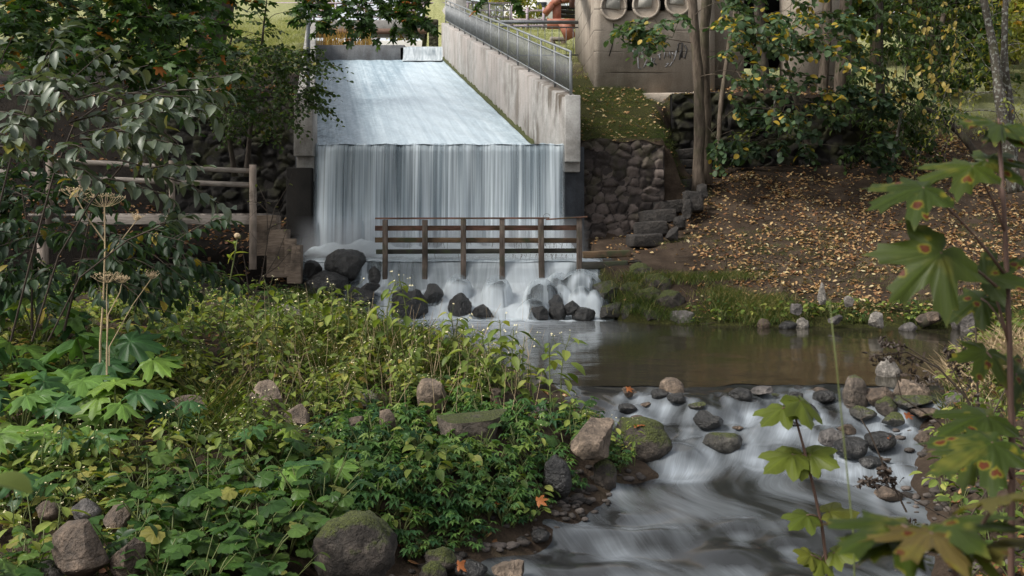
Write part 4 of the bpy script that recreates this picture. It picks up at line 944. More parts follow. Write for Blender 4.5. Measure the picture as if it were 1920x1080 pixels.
cx = np.linspace(-4.3, 2.1, 330); CX, CT = np.meshgrid(cx, np.arange(90), indexing='ij'); CX = CX.ravel(); CT = CT.ravel()
CY = cy[CT]; CZ = cz[CT]; tt = CT / 89.
spread = CX
us = 960 + F * CX / CY; st = np.interp(us, uS, fS)
st = st * np.interp(tt, [0, .04, .1, .35, .6, .88, .95, 1], [0, .45, .9, .95, .95, 1.0, .8, .0])
st = np.where(us < 720, st * np.interp(tt, [0, .1, .5, .9, 1], [.9, .9, .8, .5, 0]), st)
def lift(X, Y, Z, st, grow=1.35, cover=.58):
    for (P, w, h), veil in zip(CW, VW):
        r = w / 2 * grow; d2 = ((X - P[0]) / r) ** 2 + ((Y - P[1]) / (r * .9)) ** 2
        top = P[2] + h * (1.08 * np.clip(1 - d2, 0, 1) ** .62) + .03
        ok = d2 < 1.0
        if veil: Z = np.where(ok, np.maximum(Z, top), Z); st = np.where(ok, st * (1 - .74 * sm(1.0, .15, d2)), st)
        else:
            st = np.where(d2 < .5, st * .45, st)
        ring = np.exp(-((np.sqrt(d2) - 1.12) / .25) ** 2); st = np.clip(st + .22 * ring * (st > .08), 0, 1)
    return Z, st
CZ, st = lift(CX, CY, CZ, st)
CZ = CZ + .02 * nz2(CX, CY, 5, 1) * sm(.2, .5, tt)
m = MB(); m.grid(np.stack([CX, CY, CZ], 1), len(cx), 90, lc=np.stack([CX + .05 * np.sin(tt * 6 + CX * 3), tt * 2.2], 1))
tag(m.build('cascade_water', M['w_casc'], smooth=True, extra={'foam': st}), kind='structure')
# spray hanging over the foot of the fall and the cascade
k = NT('water_spray'); co = k.co('Generated'); g_ = k.xyz(co); nn = k.noise(k.co(), 1.3, 3)
dz_ = k.ramp(g_[2], [(0, 1), (.45, .45), (1, 0)]); ex = k.math('MULTIPLY', k.ramp(g_[0], [(0, 0), (.1, 1), (.9, 1), (1, 0)]), k.ramp(g_[1], [(0, 0), (.35, 1), (.8, 1), (1, .6)]))
vp = k.n('ShaderNodeVolumePrincipled'); vp.inputs['Color'].default_value = (.93, .96, 1, 1); vp.inputs['Anisotropy'].default_value = .2
k.put(vp.inputs['Density'], k.math('MULTIPLY', k.math('MULTIPLY', dz_, ex), k.math('MULTIPLY', k.ramp(nn, [(.35, .3), (.65, 1)]), 2.0)))
k.t.links.new(vp.outputs[0], k.out.inputs['Volume'])
o = MB().box((-1.5, 21.05, -.52), (6.3, 1.7, .95)).build('spray_mist', k.m, origin=(-1.5, 21.05, -1)); tag(o, kind='stuff')
k2 = k; o = None
m2 = k.m.copy(); m2.name = 'thin_spray'
for nd in m2.node_tree.nodes:
    if nd.type == 'MATH' and abs(nd.inputs[1].default_value - 2.0) < 1e-6: nd.inputs[1].default_value = .32
o = MB().box((-.2, 19.3, -1.55), (4.4, 1.5, .85)).build('spray_mist', m2, origin=(-.2, 19.3, -2)); tag(o, kind='stuff')
# low weir the posts stand against
wr_ = MB(); wr_.box((-.55, 20.22, -1.5), (4.6, .16, 1.06), jit=.01); o = wr_.build('weir', M['wood_wet'], origin=(-.55, 20.22, -2.0), bevel=.02)
tag(o, 'low dark timber weir under the brown railing with water spilling over it', 'weir')
for (u0, u1, v, Y, lab, mt) in ((1092, 1182, 478, 20.6, 'upper mossy plank step at the right end of the brown railing', 'wood_mossy'), (1088, 1176, 498, 20.1, 'lower wet dark plank lying at the water level right of the weir', 'wood_wet')):
    a = W(u0, v, Y); b = W(u1, v - 3, Y)
    o = MB().bar(a, b, .35, .14).build('plank_step', M[mt], origin=(a + b) / 2, bevel=.015); tag(o, lab, 'plank')

# ------------------------------------------------------------------ brown railing over the weir
rl = thing('wooden_railing', (-.6, 20.0, -1.0), 'worn red-brown wooden railing with six posts standing in the cascade', 'railing')
for i, (u, w_, vt, vb) in enumerate([(722.5, 9.5, 412, 520), (797, 10, 412, 533), (869, 10, 411, 530), (941.5, 10, 410, 520), (1014, 11, 410, 528), (1086, 10, 409, 500)]):
    a = W(u, vt, 20.0); b = W(u + (2 if i == 4 else 0), vb + 12, 20.0); a[1] = b[1] = 19.98
    MB().bar(b, a, w_ * 20 / F, .11).build('post', M['wood_post'], rl, bevel=.008)
for nm, v0, v1, u0, u1, hh, mt in (('board', 428, 427, 703, 1082, 9.5, 'wood_red'), ('board', 450, 451, 703, 1082, 9.5, 'wood_mossy'), ('board', 472, 470, 705, 1082, 9, 'wood_wet')):
    MB().bar(W(u0, v0, 20.06), W(u1, v1, 20.06), .035, hh * 20 / F).build(nm, M[mt], rl, bevel=.006)
MB().bar(W(704, 409.5, 20), W(1030, 409, 20), .16, .035).bar(W(1024, 411.5, 19.97), W(1101, 406.5, 19.97), .15, .03).build('handrail', M['wood_red'], rl, bevel=.005)
m = MB()
for i in range(70):
    u = R.choice([R.uniform(960, 1080), R.uniform(740, 940)], p=[.75, .25]); v = R.choice([455, 476]); p = W(u, v, 20.03)
    m.tube([p, p + np.array([R.normal(0, .02), 0, -R.uniform(.04, .14)])], [.004, .002], 3, cap=False)
m.build('hanging_debris', M['stem_brown'], rl)['kind'] = 'stuff'
th = np.linspace(0, 5, 14); c = W(1025, 405, 19.9)
MB().tube([c + np.array([.06 * math.cos(t), .0, .05 * math.sin(t)]) for t in th], .006, 5).build('wire_loop', M['galv'], rl)

# ------------------------------------------------------------------ steel railing on the right wall
def wall_top(y): return np.array([1.14 - .1916 * (y - 22) + .19, y, 2.56 + .2652 * (y - 22)])
rs = thing('metal_railing', tuple(wall_top(22.2)), 'long galvanised steel railing with thin bars on top of the right spillway wall', 'railing')
py_ = [22.15 + 1.48 * i for i in range(16)]
hd = MB(); P = [wall_top(y) + [0, 0, 1.0] for y in (22.1, 44.35)]
hd.tube(P, .028, 8); hd.tube([P[0], P[0] + [0, -.06, -.04], P[0] + [0, -.07, -.25], wall_top(22.05) + [0, 0, .1]], .026, 8); hd.build('handrail', M['galv'], rs, smooth=True)
MB().bar(wall_top(22.15) + [0, 0, .84], wall_top(44.3) + [0, 0, .84], .035, .035).build('top_rail', M['galv'], rs)
MB().bar(wall_top(22.15) + [0, 0, .12], wall_top(44.3) + [0, 0, .12], .035, .03).build('bottom_rail', M['galv'], rs)
for i, y in enumerate(py_):
    b = wall_top(y)
    MB().bar(b - [0, 0, .02], b + [0, 0, .99], .05, .05).build('post', M['galv'], rs)
    if i < 15:
        pm = MB()
        for j in range(1, 13):
            q = wall_top(y + 1.48 * j / 13); pm.bar(q + [0, 0, .12], q + [0, 0, .84], .018, .018)
        pm.build('bar_panel', M['galv'], rs)
# the pale railing crossing behind the chute head
rf = thing('metal_railing', (-2.2, 46, 8.4), 'short pale railing running across beyond the top of the long steel railing', 'railing')
a = W(872, 38, 45.0); b = W(957, 46, 47.5)
for dz, r in ((.0, .03), (.85, .03)):
    MB().tube([a + [0, 0, .05 + dz], b + [0, 0, .05 + dz]], r, 6).build('rail', M['galv'], rf)
for i in range(7):
    q = a + (b - a) * i / 6; MB().bar(q, q + [0, 0, .95], .05, .05).build('post', M['galv'], rf)
pm = MB()
for i in range(40): q = a + (b - a) * i / 39; pm.bar(q + [0, 0, .05], q + [0, 0, .9], .02, .02)
pm.build('bar_panel', M['galv'], rf)
# pipe barrier towards the old building
pb = thing('pipe_barrier', tuple(W(1000, 95, 31)), 'dark steel pipe barrier between the spillway railing and the old concrete building', 'barrier')
a = W(938, 41, 31); b = W(1084, 42, 31.2)
MB().tube([a, b], .055, 10).build('top_pipe', M['paintgrey'], pb, smooth=True)
MB().tube([a - [0, 0, .14], b - [0, 0, .16]], .022, 6).tube([a - [0, 0, 1.05], b - [0, 0, 1.02]], .022, 6).build('lower_pipe', M['paintgrey'], pb)
for i in range(11):
    q = a + (b - a) * (i + .3) / 11; MB().tube([q - [0, 0, .15], q - [0, 0, 1.04]], .011, 5).build('bar', M['paintgrey'], pb)
# steel pole on the left wall
p0 = W(578, 182, 22.6); p1 = W(581, -60, 22.6)
po = thing('steel_pole', tuple(p0), 'thin grey steel pole rising from the end of the left spillway wall', 'pole')
MB().bar(p0, p0 * [1, 1, 0] + [0, 0, p1[2]], .075, .075).build('shaft', M['paintgrey'], po)
MB().box(p0 + [0, 0, .015], (.2, .2, .03)).build('base_plate', M['paintgrey'], po)

# ------------------------------------------------------------------ log footbridge on the left
fb = thing('footbridge', tuple(W(330, 470, 19)), 'weathered log footbridge with two rails crossing the dark side channel', 'footbridge')
Yb = 19.0
for u, vt, vb, w_ in ((474, 309, 505, 13), (322, 301, 440, 11), (148, 298, 400, 12), (92, 292, 420, 12), (80, 430, 540, 20)):
    Yp = Yb if u > 100 else Yb - (0 if u == 92 else .2)
    MB().tube([W(u, vb, Yp), W(u + .5, (vt + vb) / 2, Yp), W(u, vt, Yp)], [w_ * .0055, w_ * .0052, w_ * .005], 10).build('post', M['wood_grey_v'], fb, smooth=True)
MB().tube([W(88, 302, 19.05), W(200, 306, 19.05), W(322, 314, 19.05), W(480, 321, 19.05)], .048, 9).build('rail', M['wood_grey'], fb, smooth=True)
MB().tube([W(0, 322, 19.06), W(150, 334, 19.06), W(322, 341, 19.06), W(470, 347, 19.06)], .05, 9).build('rail', M['wood_grey'], fb, smooth=True)
MB().bar(W(150, 412, 19.1), W(470, 412, 19.1), .12, .18).build('beam', M['wood_grey'], fb, bevel=.01)
for i in range(24):
    u = 60 + i * 17.2; a = W(u, 403, 19.1)
    MB().box(a + [0, 1.0, 0], (.165, 2.1, .045), rz=R.normal(0, .02), jit=.004).build('deck_plank', M['wood_grey'], fb)
for (u, v, w_, h_, lab) in ((522, 480, 38, 50, 'tall brown timber block beside the last post of the log footbridge'), (545, 478, 22, 30, 'middle-sized brown timber block, second from the footbridge'), (553, 492, 26, 32, 'lowest brown block, nearest to the waterfall'), (502, 440, 40, 36, 'dark timber block behind the last post of the footbridge')):
    p = W(u, v, 19.4); s = 19.4 / F
    o = MB().box(p + [0, 0, h_ * s / 2 - .2], (w_ * s, .35, h_ * s + .4), rz=R.normal(0, .12), jit=.012).build('timber_block', M['wood_block'], origin=p, bevel=.015); tag(o, lab, 'timber')

# ------------------------------------------------------------------ rubble walls
def rubble(name, label, x0, x1, y, zb, ztop, mat, mort, s=.26, th=.35, face=-1):
    p = ((x0 + x1) / 2, y, zb); m = MB()
    t = thing(name, p, label, 'stone wall')
    n = 40; V = []
    xx = np.linspace(x0, x1, n)
    for x in xx:
        z = ztop(x); V += [(x, y, zb), (x, y, z), (x, y + th, z), (x, y + th, zb)]
    q = [(i * 4 + j, i * 4 + j + 1, i * 4 + j + 5, i * 4 + j + 4) for i in range(n - 1) for j in range(3)]
    q += [(0, 1, 2, 3), ((n - 1) * 4 + 3, (n - 1) * 4 + 2, (n - 1) * 4 + 1, (n - 1) * 4)]
    m.add(V, quads=q); m.build('mortar', mort, t)
    st = MB(); zm = max(ztop(x) for x in xx); dz = .034
    gx_ = np.arange(x0, x1 + .001, dz); gz_ = np.arange(zb, zm + .001, dz); GXw, GZw = np.meshgrid(gx_, gz_, indexing='ij'); sh_ = GXw.shape; GXw = GXw.ravel(); GZw = GZw.ravel()
    S = []; zz = zb - s; row = 0
    while zz < zm + s:
        hrow = s * R.uniform(.55, 1.0); xq = x0 - s * R.uniform(.5, 1.5)
        while xq < x1 + s:
            S.append((xq + R.normal(0, .05 * s), zz + hrow / 2 + R.normal(0, .14 * s))); xq += s * R.uniform(.7, 1.75)
        zz += hrow
    S = np.array(S); wx = GXw + .035 * nz2(GXw, GZw, 7, 1, y); wz_ = GZw + .03 * nz2(GZw, GXw, 8, 1, y + 2)
    D = np.hypot((wx[:, None] - S[:, 0]) / 1.25, wz_[:, None] - S[:, 1]); od = np.argsort(D, 1)[:, :2]; d1 = np.take_along_axis(D, od[:, :1], 1)[:, 0]; d2 = np.take_along_axis(D, od[:, 1:2], 1)[:, 0]
    c = od[:, 0]; e = (d2 - d1) / s; co_ = R.normal(0, .028, len(S)); tx = R.normal(0, .22, len(S)); tz = R.normal(.05, .2, len(S)); to_ = R.uniform(0, 1, len(S))
    dsp = (.05 + co_[c] + tx[c] * (GXw - S[c, 0]) + tz[c] * (GZw - S[c, 1])) * sm(.02, .30, e) + .008 * nz2(GXw, GZw, 22, 1) + .006
    zt_ = np.array([ztop(x) for x in GXw])
    Vw = np.stack([GXw, y - dsp, np.minimum(GZw, zt_ + .02)], 1)
    st.grid(Vw, sh_[0], sh_[1], tone=to_[c], lc=np.stack([e, GZw], 1))
    st.build('rubble_stones', mat, t, smooth=True)
    return t
def wall_rock(name, a, b, wall=True):
    k = NT(name); co = k.co(); t = k.attr('tone'); eg = k.xyz(k.attr('lc', 'Vector'))[0]; n1 = k.noise(co, 6, 6, .65); n2 = k.noise(co, 30, 4, .7)
    col = k.ramp(k.math('ADD', k.math('MULTIPLY', t, .6), k.math('MULTIPLY', n1, .5)), [(.25, a), (.55, tuple((x + y) / 2 for x, y in zip(a, b))), (.85, b)])
    col = k.mix(.45, col, k.mix(1, col, k.ramp(n2, [(.3, .5), (.7, 1.4)]), 'MULTIPLY'))
    if wall:
        col = k.mix(k.ramp(eg, [(.04, 1), (.14, 0)]), col, tuple(x * .8 for x in a)); mz = k.noise(co, 2.2, 4)
        col = k.mix(k.ramp(k.math('ADD', mz, k.math('MULTIPLY', k.xyz(k.attr('lc', 'Vector'))[1], .06)), [(.55, 0), (.75, .7)]), col, (.035, .036, .012))
    return k.done(k.bsdf(col, .85, .3, k.bump(k.math('ADD', n1, n2), .8, .02)))
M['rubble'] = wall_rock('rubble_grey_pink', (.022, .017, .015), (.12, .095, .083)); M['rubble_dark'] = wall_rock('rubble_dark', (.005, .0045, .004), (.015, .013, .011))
rubble('stone_wall', 'grey-pink rubble stone wall right of the waterfall below the mossy ground', 1.55, 3.45, 22.55, -1.2, lambda x: 1.68 - .06 * (x - 1.5) + .05 * math.sin(x * 7), M['rubble'], M['mortar'], .25)
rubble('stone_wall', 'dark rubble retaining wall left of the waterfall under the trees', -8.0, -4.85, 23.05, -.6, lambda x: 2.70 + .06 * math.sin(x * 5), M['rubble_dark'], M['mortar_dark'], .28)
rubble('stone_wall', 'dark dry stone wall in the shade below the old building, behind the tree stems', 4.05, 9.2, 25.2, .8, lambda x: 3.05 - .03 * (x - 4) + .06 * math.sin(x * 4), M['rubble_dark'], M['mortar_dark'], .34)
# return face of the right rubble wall beside the steps
m = MB(); 
# stone steps climbing to the right of the rubble wall
st_list = [(1212, 440, 60, 21.3), (1222, 418, 62, 21.7), (1236, 396, 66, 22.15), (1250, 378, 64, 22.6), (1262, 358, 60, 23.0), (1270, 338, 56, 23.4), (1276, 318, 52, 23.8), (1280, 298, 50, 24.2), (1284, 280, 48, 24.6)]
ords = ['lowest', 'second', 'third', 'fourth', 'fifth', 'sixth', 'seventh', 'eighth', 'topmost']
for (u, v, w_, Y), od in zip(st_list, ords):
    p = W(u, v, Y); s = Y / F
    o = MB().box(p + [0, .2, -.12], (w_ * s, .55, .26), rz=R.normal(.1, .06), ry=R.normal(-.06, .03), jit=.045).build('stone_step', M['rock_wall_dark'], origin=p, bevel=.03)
    tag(o, f'{od} worn stone step of the flight beside the rubble wall', 'step')
for i, (u, v, w_, h_, Y) in enumerate([(1318, 366, 34, 22, 22.5), (1296, 384, 44, 26, 22.2), (1288, 402, 26, 28, 21.9), (1275, 425, 36, 22, 21.5), (1262, 445, 34, 20, 21.2)]):
    make_rock(W(u, v + 8, Y), w_ * Y / F, h_ * Y / F + .1, 'b' if i == 1 else 'a', M['rock_wall_dark'], ['dark edging stone at the foot of the multi-stemmed tree', 'flat capping stone below the tree foot by the steps', 'upright edging stone under the flat capping stone', 'edging stone beside the middle steps', 'lowest edging stone at the right of the steps'][i], name='stone')

# ------------------------------------------------------------------ old concrete building
bd = thing('concrete_building', tuple(W(1114, 155, 27)), 'old board-marked concrete building with round cracked openings above the mossy terrace', 'building')
c0 = W(1114, 150, 27.0); xr0 = 9.4
def ribbon(pts, zb, zt, th):
    m = MB(); V = []
    n = len(pts)
    for i, (x, y) in enumerate(pts): V += [(x, y, zb[i]), (x, y, zt), (x + th[0], y + th[1], zt), (x + th[0], y + th[1], zb[i])]
    q = [(i * 4 + j, i * 4 + (j + 1) % 4, i * 4 + 4 + (j + 1) % 4, i * 4 + 4 + j) for i in range(n - 1) for j in range(4)]
    q += [(3, 2, 1, 0), (n * 4 - 4, n * 4 - 3, n * 4 - 2, n * 4 - 1)]
    return m.add(V, quads=q)
xx = np.linspace(c0[0], xr0, 40)
zb = [3.0 - .25 * math.sin((x - 2) * 1.1) for x in xx]
xe = W(1340, 0, 27)[0]
front = ribbon([(x, 27.0) for x in xx if x < xe] + [(xe, 27.0)], [3.05] * 40, 8.5, (0, .5)); front.build('front_wall', M['conc_old'], bd)
ribbon([(W(1340, 0, 27)[0], 27.9), (6.5, 27.9)], [3.0] * 2, 8.5, (0, .4)).build('recess_wall', M['conc_old'], bd)
ribbon([(6.5, 28.6), (7.7, 28.6)], [4.2] * 2, 8.5, (0, .3)).build('dark_opening', M['black'], bd)
ribbon([(7.55, 27.6), (9.4, 27.6)], [3.0] * 2, 8.5, (0, .5)).build('right_wall', M['conc_old'], bd)
sl = W(1078, 100, 32.5)
ribbon([(c0[0] - .001, 27.0), (sl[0], 32.5)], [3.0, 4.9], 8.0, (.45, .02)).build('left_wall', M['conc_old'], bd)
MB().bar(W(1084, 4, 27.6) + [-.16, 0, .1], W(1076, 0, 32.5) + [-.16, 0, 1.2], .14, .5).build('side_beam', M['rust_brown'], bd)
MB().box((4.9, 27.0, 3.05), (7.6, .9, .35), jit=.05).build('plinth', M['conc_old'], bd, bevel=.05)
for (u, v, rx) in ((1150, 14, 25), (1211, 10, 26), (1270, 6, 24)):
    p = W(u, v, 26.98); s = 27 / F; r = rx * s
    ring = MB(); n = 40
    V = []
    for a in np.linspace(0, 2 * math.pi, n, endpoint=False):
        for rr, yy_ in ((r * 1.0, 0), (r * 1.02, -.10), (r * .86, -.12), (r * .84, .05)):
            V.append(p + [rr * math.cos(a), yy_, rr * 1.02 * math.sin(a)])
    q = [(i * 4 + j, ((i + 1) % n) * 4 + j, ((i + 1) % n) * 4 + j + 1, i * 4 + j + 1) for i in range(n) for j in range(3)]
    ring.add(V, quads=q); rg_ = ring.build('round_opening', M['conc_old'], bd, smooth=True)
    V = [p + [0, -.03, 0]] + [p + [r * .87 * math.cos(a), -.03, r * .87 * math.sin(a)] for a in np.linspace(0, 2 * math.pi, 32, endpoint=False)]
    MB().add(V, [(0, 1 + (i + 1) % 32, 1 + i) for i in range(32)]).build('infill', M['conc_old'], rg_)
    MB().box(p + [-.02, -.06, .12], (r * 1.0, .05, r * .95), ry=.06, jit=.03).build('plaster_patch', M['plaster'], rg_)
# dark gap between the openings
for u in (1181, 1242): 
    p = W(u, 12, 26.96); MB().box(p + [0, 0, .35], (.13, .03, .9), jit=.02).build('dark_gap', M['black'], bd)
# faded graffiti scrawl
def stroke(pts, w=.018, mat='graffiti'):
    P = [W(u, v, 26.985) for u, v in pts]; m.tube(P, w, 4)
m = MB()
for pts in ([(1186, 94), (1190, 104), (1195, 92)], [(1198, 92), (1199, 104)], [(1208, 96), (1203, 98), (1207, 103), (1202, 106)], [(1196, 108), (1197, 128), (1202, 129)],
            [(1207, 127), (1213, 112), (1219, 126)], [(1209, 121), (1217, 120)], [(1223, 124), (1222, 108), (1229, 110), (1224, 116), (1231, 122)], [(1233, 104), (1239, 101)], [(1236, 103), (1238, 112)],
            [(1246, 110), (1246, 98), (1251, 106), (1255, 97), (1257, 109)], [(1260, 98), (1264, 106), (1268, 95), (1263, 115)], [(1248, 126), (1254, 118), (1250, 120)], [(1256, 124), (1261, 116)]):
    stroke(pts)
m.build('faded_graffiti', M['graffiti'], bd)
m = MB()
for pts in ([(1270, 98), (1272, 82), (1279, 80), (1278, 108)], [(1283, 84), (1288, 92), (1284, 110), (1281, 106)], [(1274, 112), (1276, 94)]): stroke(pts, .02)
m.build('black_scrawl', M['graffiti_black'], bd)
m = MB(); stroke([(1142, 105), (1147, 88), (1152, 62), (1150, 44)], .012); m.build('crack', M['black'], bd)

# ------------------------------------------------------------------ far things behind the chute head
br = thing('road_bridge', (-7, 54, 9), 'low grey road bridge with mauve railing crossing behind the top of the chute', 'bridge')
MB().box((-6.5, 54.6, 10.1), (13, 2.4, .55)).build('deck', M['slab'], br, bevel=.03)
MB().box((-6.5, 53.35, 9.75), (13, .12, .28)).build('edge_beam', M['roof'], br)
pr = W(684, 75, 54); MB().box((pr[0], 54.6, 8.4), (.42, 1.2, 2.9)).build('pier', M['white'], br, bevel=.03)
for z in (10.55, 10.9, 11.3): MB().bar((-13, 53.5, z), (0, 53.5, z), .06, .07).build('rail', M['purple'], br)
for i in range(12): MB().box((-13 + i * 1.18, 53.5, 10.8), (.09, .09, 1.0)).build('railing_post', M['purple'], br)
o = MB().box((-5, 56.6, 8.6), (15, .3, 2.4)).build('retaining_wall', M['white'], origin=(-5, 56.6, 7.4), bevel=.02)
tag(o, 'long white wall seen under the road bridge', 'wall')
o = rubble('stone_pillar', 'narrow rough stone pillar at the far end of the right spillway wall', -3.75, -3.35, 44.9, 7.2, lambda x: 8.75, M['rubble'], M['mortar'], .2); o['category'] = 'pillar'
fr = thing('fence', tuple(W(990, 40, 50)), 'mauve steel fence on the lawn behind the pipe barrier', 'fence')
a = W(958, 20, 50); b = W(1050, 20, 50)
for dz in (0, -.45, -.75): MB().bar(a + [0, 0, dz], b + [0, 0, dz], .07, .08).build('rail', M['purple'], fr)
for i in range(4): q = a + (b - a) * i / 3; MB().box(q - [0, 0, .5], (.13, .13, 1.3)).build('post', M['purple'], fr)
# red steel machine frame
rd = thing('steel_gantry', tuple(W(1055, 75, 36)), 'rusty red curved steel frame beside the old building', 'gantry')
a = [W(1022, 26, 36), W(1036, 8, 36), W(1050, 0, 36), W(1080, -4, 36)]
for i in range(3): MB().bar(a[i], a[i + 1], .35, .22).build('curved_beam', M['redsteel'], rd)
MB().bar(W(1044, 2, 36), W(1044, 42, 36), .3, .18).build('leg', M['redsteel'], rd)
MB().bar(W(1070, 72, 35.8), W(1056, 40, 35.8), .4, .32).bar(W(1026, 45, 36), W(1078, 45, 36), .35, .32).build('lower_arm', M['redsteel'], rd)
for v in (14, 22, 30): MB().bar(W(1048, v, 36.3), W(1080, v + 1, 36.3), .1, .13).build('slat', M['wood_wet'], rd)
bn = thing('log_bench', tuple(W(1046, 78, 38)), 'split log bench on the bright lawn', 'bench')
MB().bar(W(1031, 73, 38), W(1062, 74, 38), .35, .12).build('seat', M['wood_grey'], bn, bevel=.02)
for u in (1036, 1057): MB().box(W(u, 77, 38) - [0, 0, .08], (.2, .3, .3)).build('leg', M['wood_block'], bn)
hs = thing('house', tuple(W(1000, 45, 85)), 'small white house with a dark roof far behind the fence', 'house')
h0 = W(1000, 45, 85); h0[2] = 15.0
MB().box(h0 + [0, 0, 1.6], (5, 5, 4.2)).build('wall', M['white'], hs)
m = MB(); m.add([h0 + p for p in ([-2.8, -2.8, 3.7], [2.8, -2.8, 3.7], [2.8, 2.8, 3.7], [-2.8, 2.8, 3.7], [-2.8, 0, 5.6], [2.8, 0, 5.6])], [(0, 4, 3), (1, 2, 5)], [(0, 1, 5, 4), (2, 3, 4, 5), (0, 3, 2, 1)]); m.build('roof', M['roof'], hs)
MB().box(h0 + [.6, -2.52, 1.9], (.9, .06, 1.2)).build('window', M['glass'], hs)
MB().bar(W(590, -10, 53.4) + [0, 0, 0], W(590, -9, 53.4) + [.01, 0, .3], .1, .1) if False else None
# ------------------------------------------------------------------ trees
def up_trunk(pts, rads):    # pts: (u, v, Y)
    return (np.array([W(*p) for p in pts]), rads)
# multi-stemmed linden right of the steps
tr = [up_trunk([(1309, 362, 23.4), (1311, 250, 23.4), (1306, 140, 23.4), (1298, 40, 23.3), (1290, -120, 23.2), (1262, -420, 23)], [.145, .13, .125, .115, .10, .05]),
      up_trunk([(1322, 345, 23.8), (1322, 220, 23.8), (1318, 100, 23.7), (1325, 0, 23.6), (1345, -300, 23.6)], [.15, .13, .125, .12, .05]),
      up_trunk([(1344, 330, 24.6), (1352, 200, 24.7), (1372, 60, 24.8), (1420, -150, 24.8), (1460, -400, 24)], [.07, .06, .055, .05, .03])]
cen = W(1320, 60, 23.5)
sprs = rand_sprays(13, (1190, 1290, 30, 84), (21.6, 22.8), cen, (.5, .9)) + rand_sprays(30, (1345, 1600, -40, 90), (21, 24.5), cen, (.5, 1.0), .4) + rand_sprays(46, (1335, 1550, -30, 215), (20.5, 23.2), cen, (.5, 1.0), .4, lambda u, v: v < 235 - .35 * abs(u - 1440)) \
    + rand_sprays(44, (1380, 1800, -620, -70), (18.5, 24.5), cen, (.7, 1.2)) + rand_sprays(6, (1310, 1400, 120, 270), (22.5, 23), cen, (.4, .6))
tree('linden_tree', 'multi-stemmed linden right of the rubble wall with grey-green and yellow leaves', 'tree', tr, sprs, 'roundish', M['leaf_linden'], M['bark'], .15, (.54, .28), leafn=12)
# understory tree in the shade
tr = [up_trunk([(1520, 300, 25.0), (1508, 240, 24.9), (1490, 180, 24.7), (1470, 90, 24.5)], [.09, .07, .06, .02])]
sprs = rand_sprays(34, (1370, 1660, 150, 292), (22.5, 24.8), W(1500, 250, 25), (.5, .95), .35)
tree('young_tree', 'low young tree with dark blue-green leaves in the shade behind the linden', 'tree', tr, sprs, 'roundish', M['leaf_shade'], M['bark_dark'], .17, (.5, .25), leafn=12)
# tall stems behind
def stem_tree(pts, rads, label, box, n, Y, tpl='roundish', mat='leaf_shade', bark='bark_dark', size=.17, tone=(.5, .25), L=(.6, 1.1), **kw):
    t_ = up_trunk(pts, rads)
    return tree(kw.pop('name', 'tree'), label, 'tree', [t_] + kw.pop('more', []), rand_sprays(n, box, Y, t_[0][len(pts) // 2], L) + kw.pop('extra', []), tpl, M[mat], M[bark], size, tone, **kw)
stem_tree([(1437, 290, 26.4), (1434, 150, 26.4), (1424, 20, 26.4), (1415, -300, 26.4)], [.17, .15, .14, .05], 'dark straight trunk standing in front of the black opening of the old building', (1330, 1560, -480, -40), 40, (24, 27.5))
stem_tree([(1536, 300, 26.0), (1545, 180, 26.0), (1552, 60, 26.0), (1560, -250, 26)], [.16, .14, .13, .05], 'pair of brown trunks close together at the right end of the old building', (1450, 1720, -480, -20), 45, (24, 28), more=[up_trunk([(1570, 300, 25.7), (1574, 150, 25.7), (1584, 0, 25.7), (1610, -260, 25.7)], [.17, .15, .14, .05])], bark='bark')
# tree with drooping yellow leaves
tr = [up_trunk([(1652, 305, 26.5), (1650, 180, 26.5), (1646, 60, 26.4), (1650, -150, 26.3), (1670, -400, 26)], [.12, .11, .10, .08, .03])]
sprs = rand_sprays(40, (1600, 1770, 190, 295), (24.5, 27.5), W(1650, 150, 26.4), (.4, .8), .3) + rand_sprays(105, (1590, 1810, -20, 235), (24, 28.5), W(1650, 60, 26.4), (.5, .9), .3, lambda u, v: u < 1760 - .25 * max(0, v - 120) or R.random() < .3) + rand_sprays(40, (1550, 1850, -500, -40), (23, 29), W(1650, -100, 26.4), (.7, 1.1))
ty = tree('tree', 'slender tree hung with drooping pale yellow leaves right of the paired brown trunks', 'tree', tr, sprs, 'ovate_lo', M['leaf_alder'], M['bark_dark'], .15, (.42, .22), leafn=13, hang=.5)
l = MB(); w = MB()
for i in range(44):
    u = R.uniform(1610, 1805); v0 = R.uniform(-30, 140); Y = R.uniform(22.8, 24.5); p = W(u, v0, Y); L = R.uniform(.6, 1.6)
    pts = curve(p, p + np.array([R.normal(0, .12), 0, -L]), R.normal(0, .04, 3), 6); w.tube(pts, .004, 3, cap=False)
    k_ = R.integers(2, 5); q = pts[-1] - (pts[-1] - p) * R.uniform(0, .7, (k_, 1))
    put_leaves(l, 'oval', q, np.array([0, 0, -1.]) + R.normal(0, .45, (k_, 3)), np.array([0, -1., .2]) + R.normal(0, .7, (k_, 3)), R.uniform(.10, .16, k_), R.uniform(0, 1, k_))
l.build('yellow_foliage', M['leaf_gold'], ty); w.build('hanging_twig', M['stem_brown'], ty)
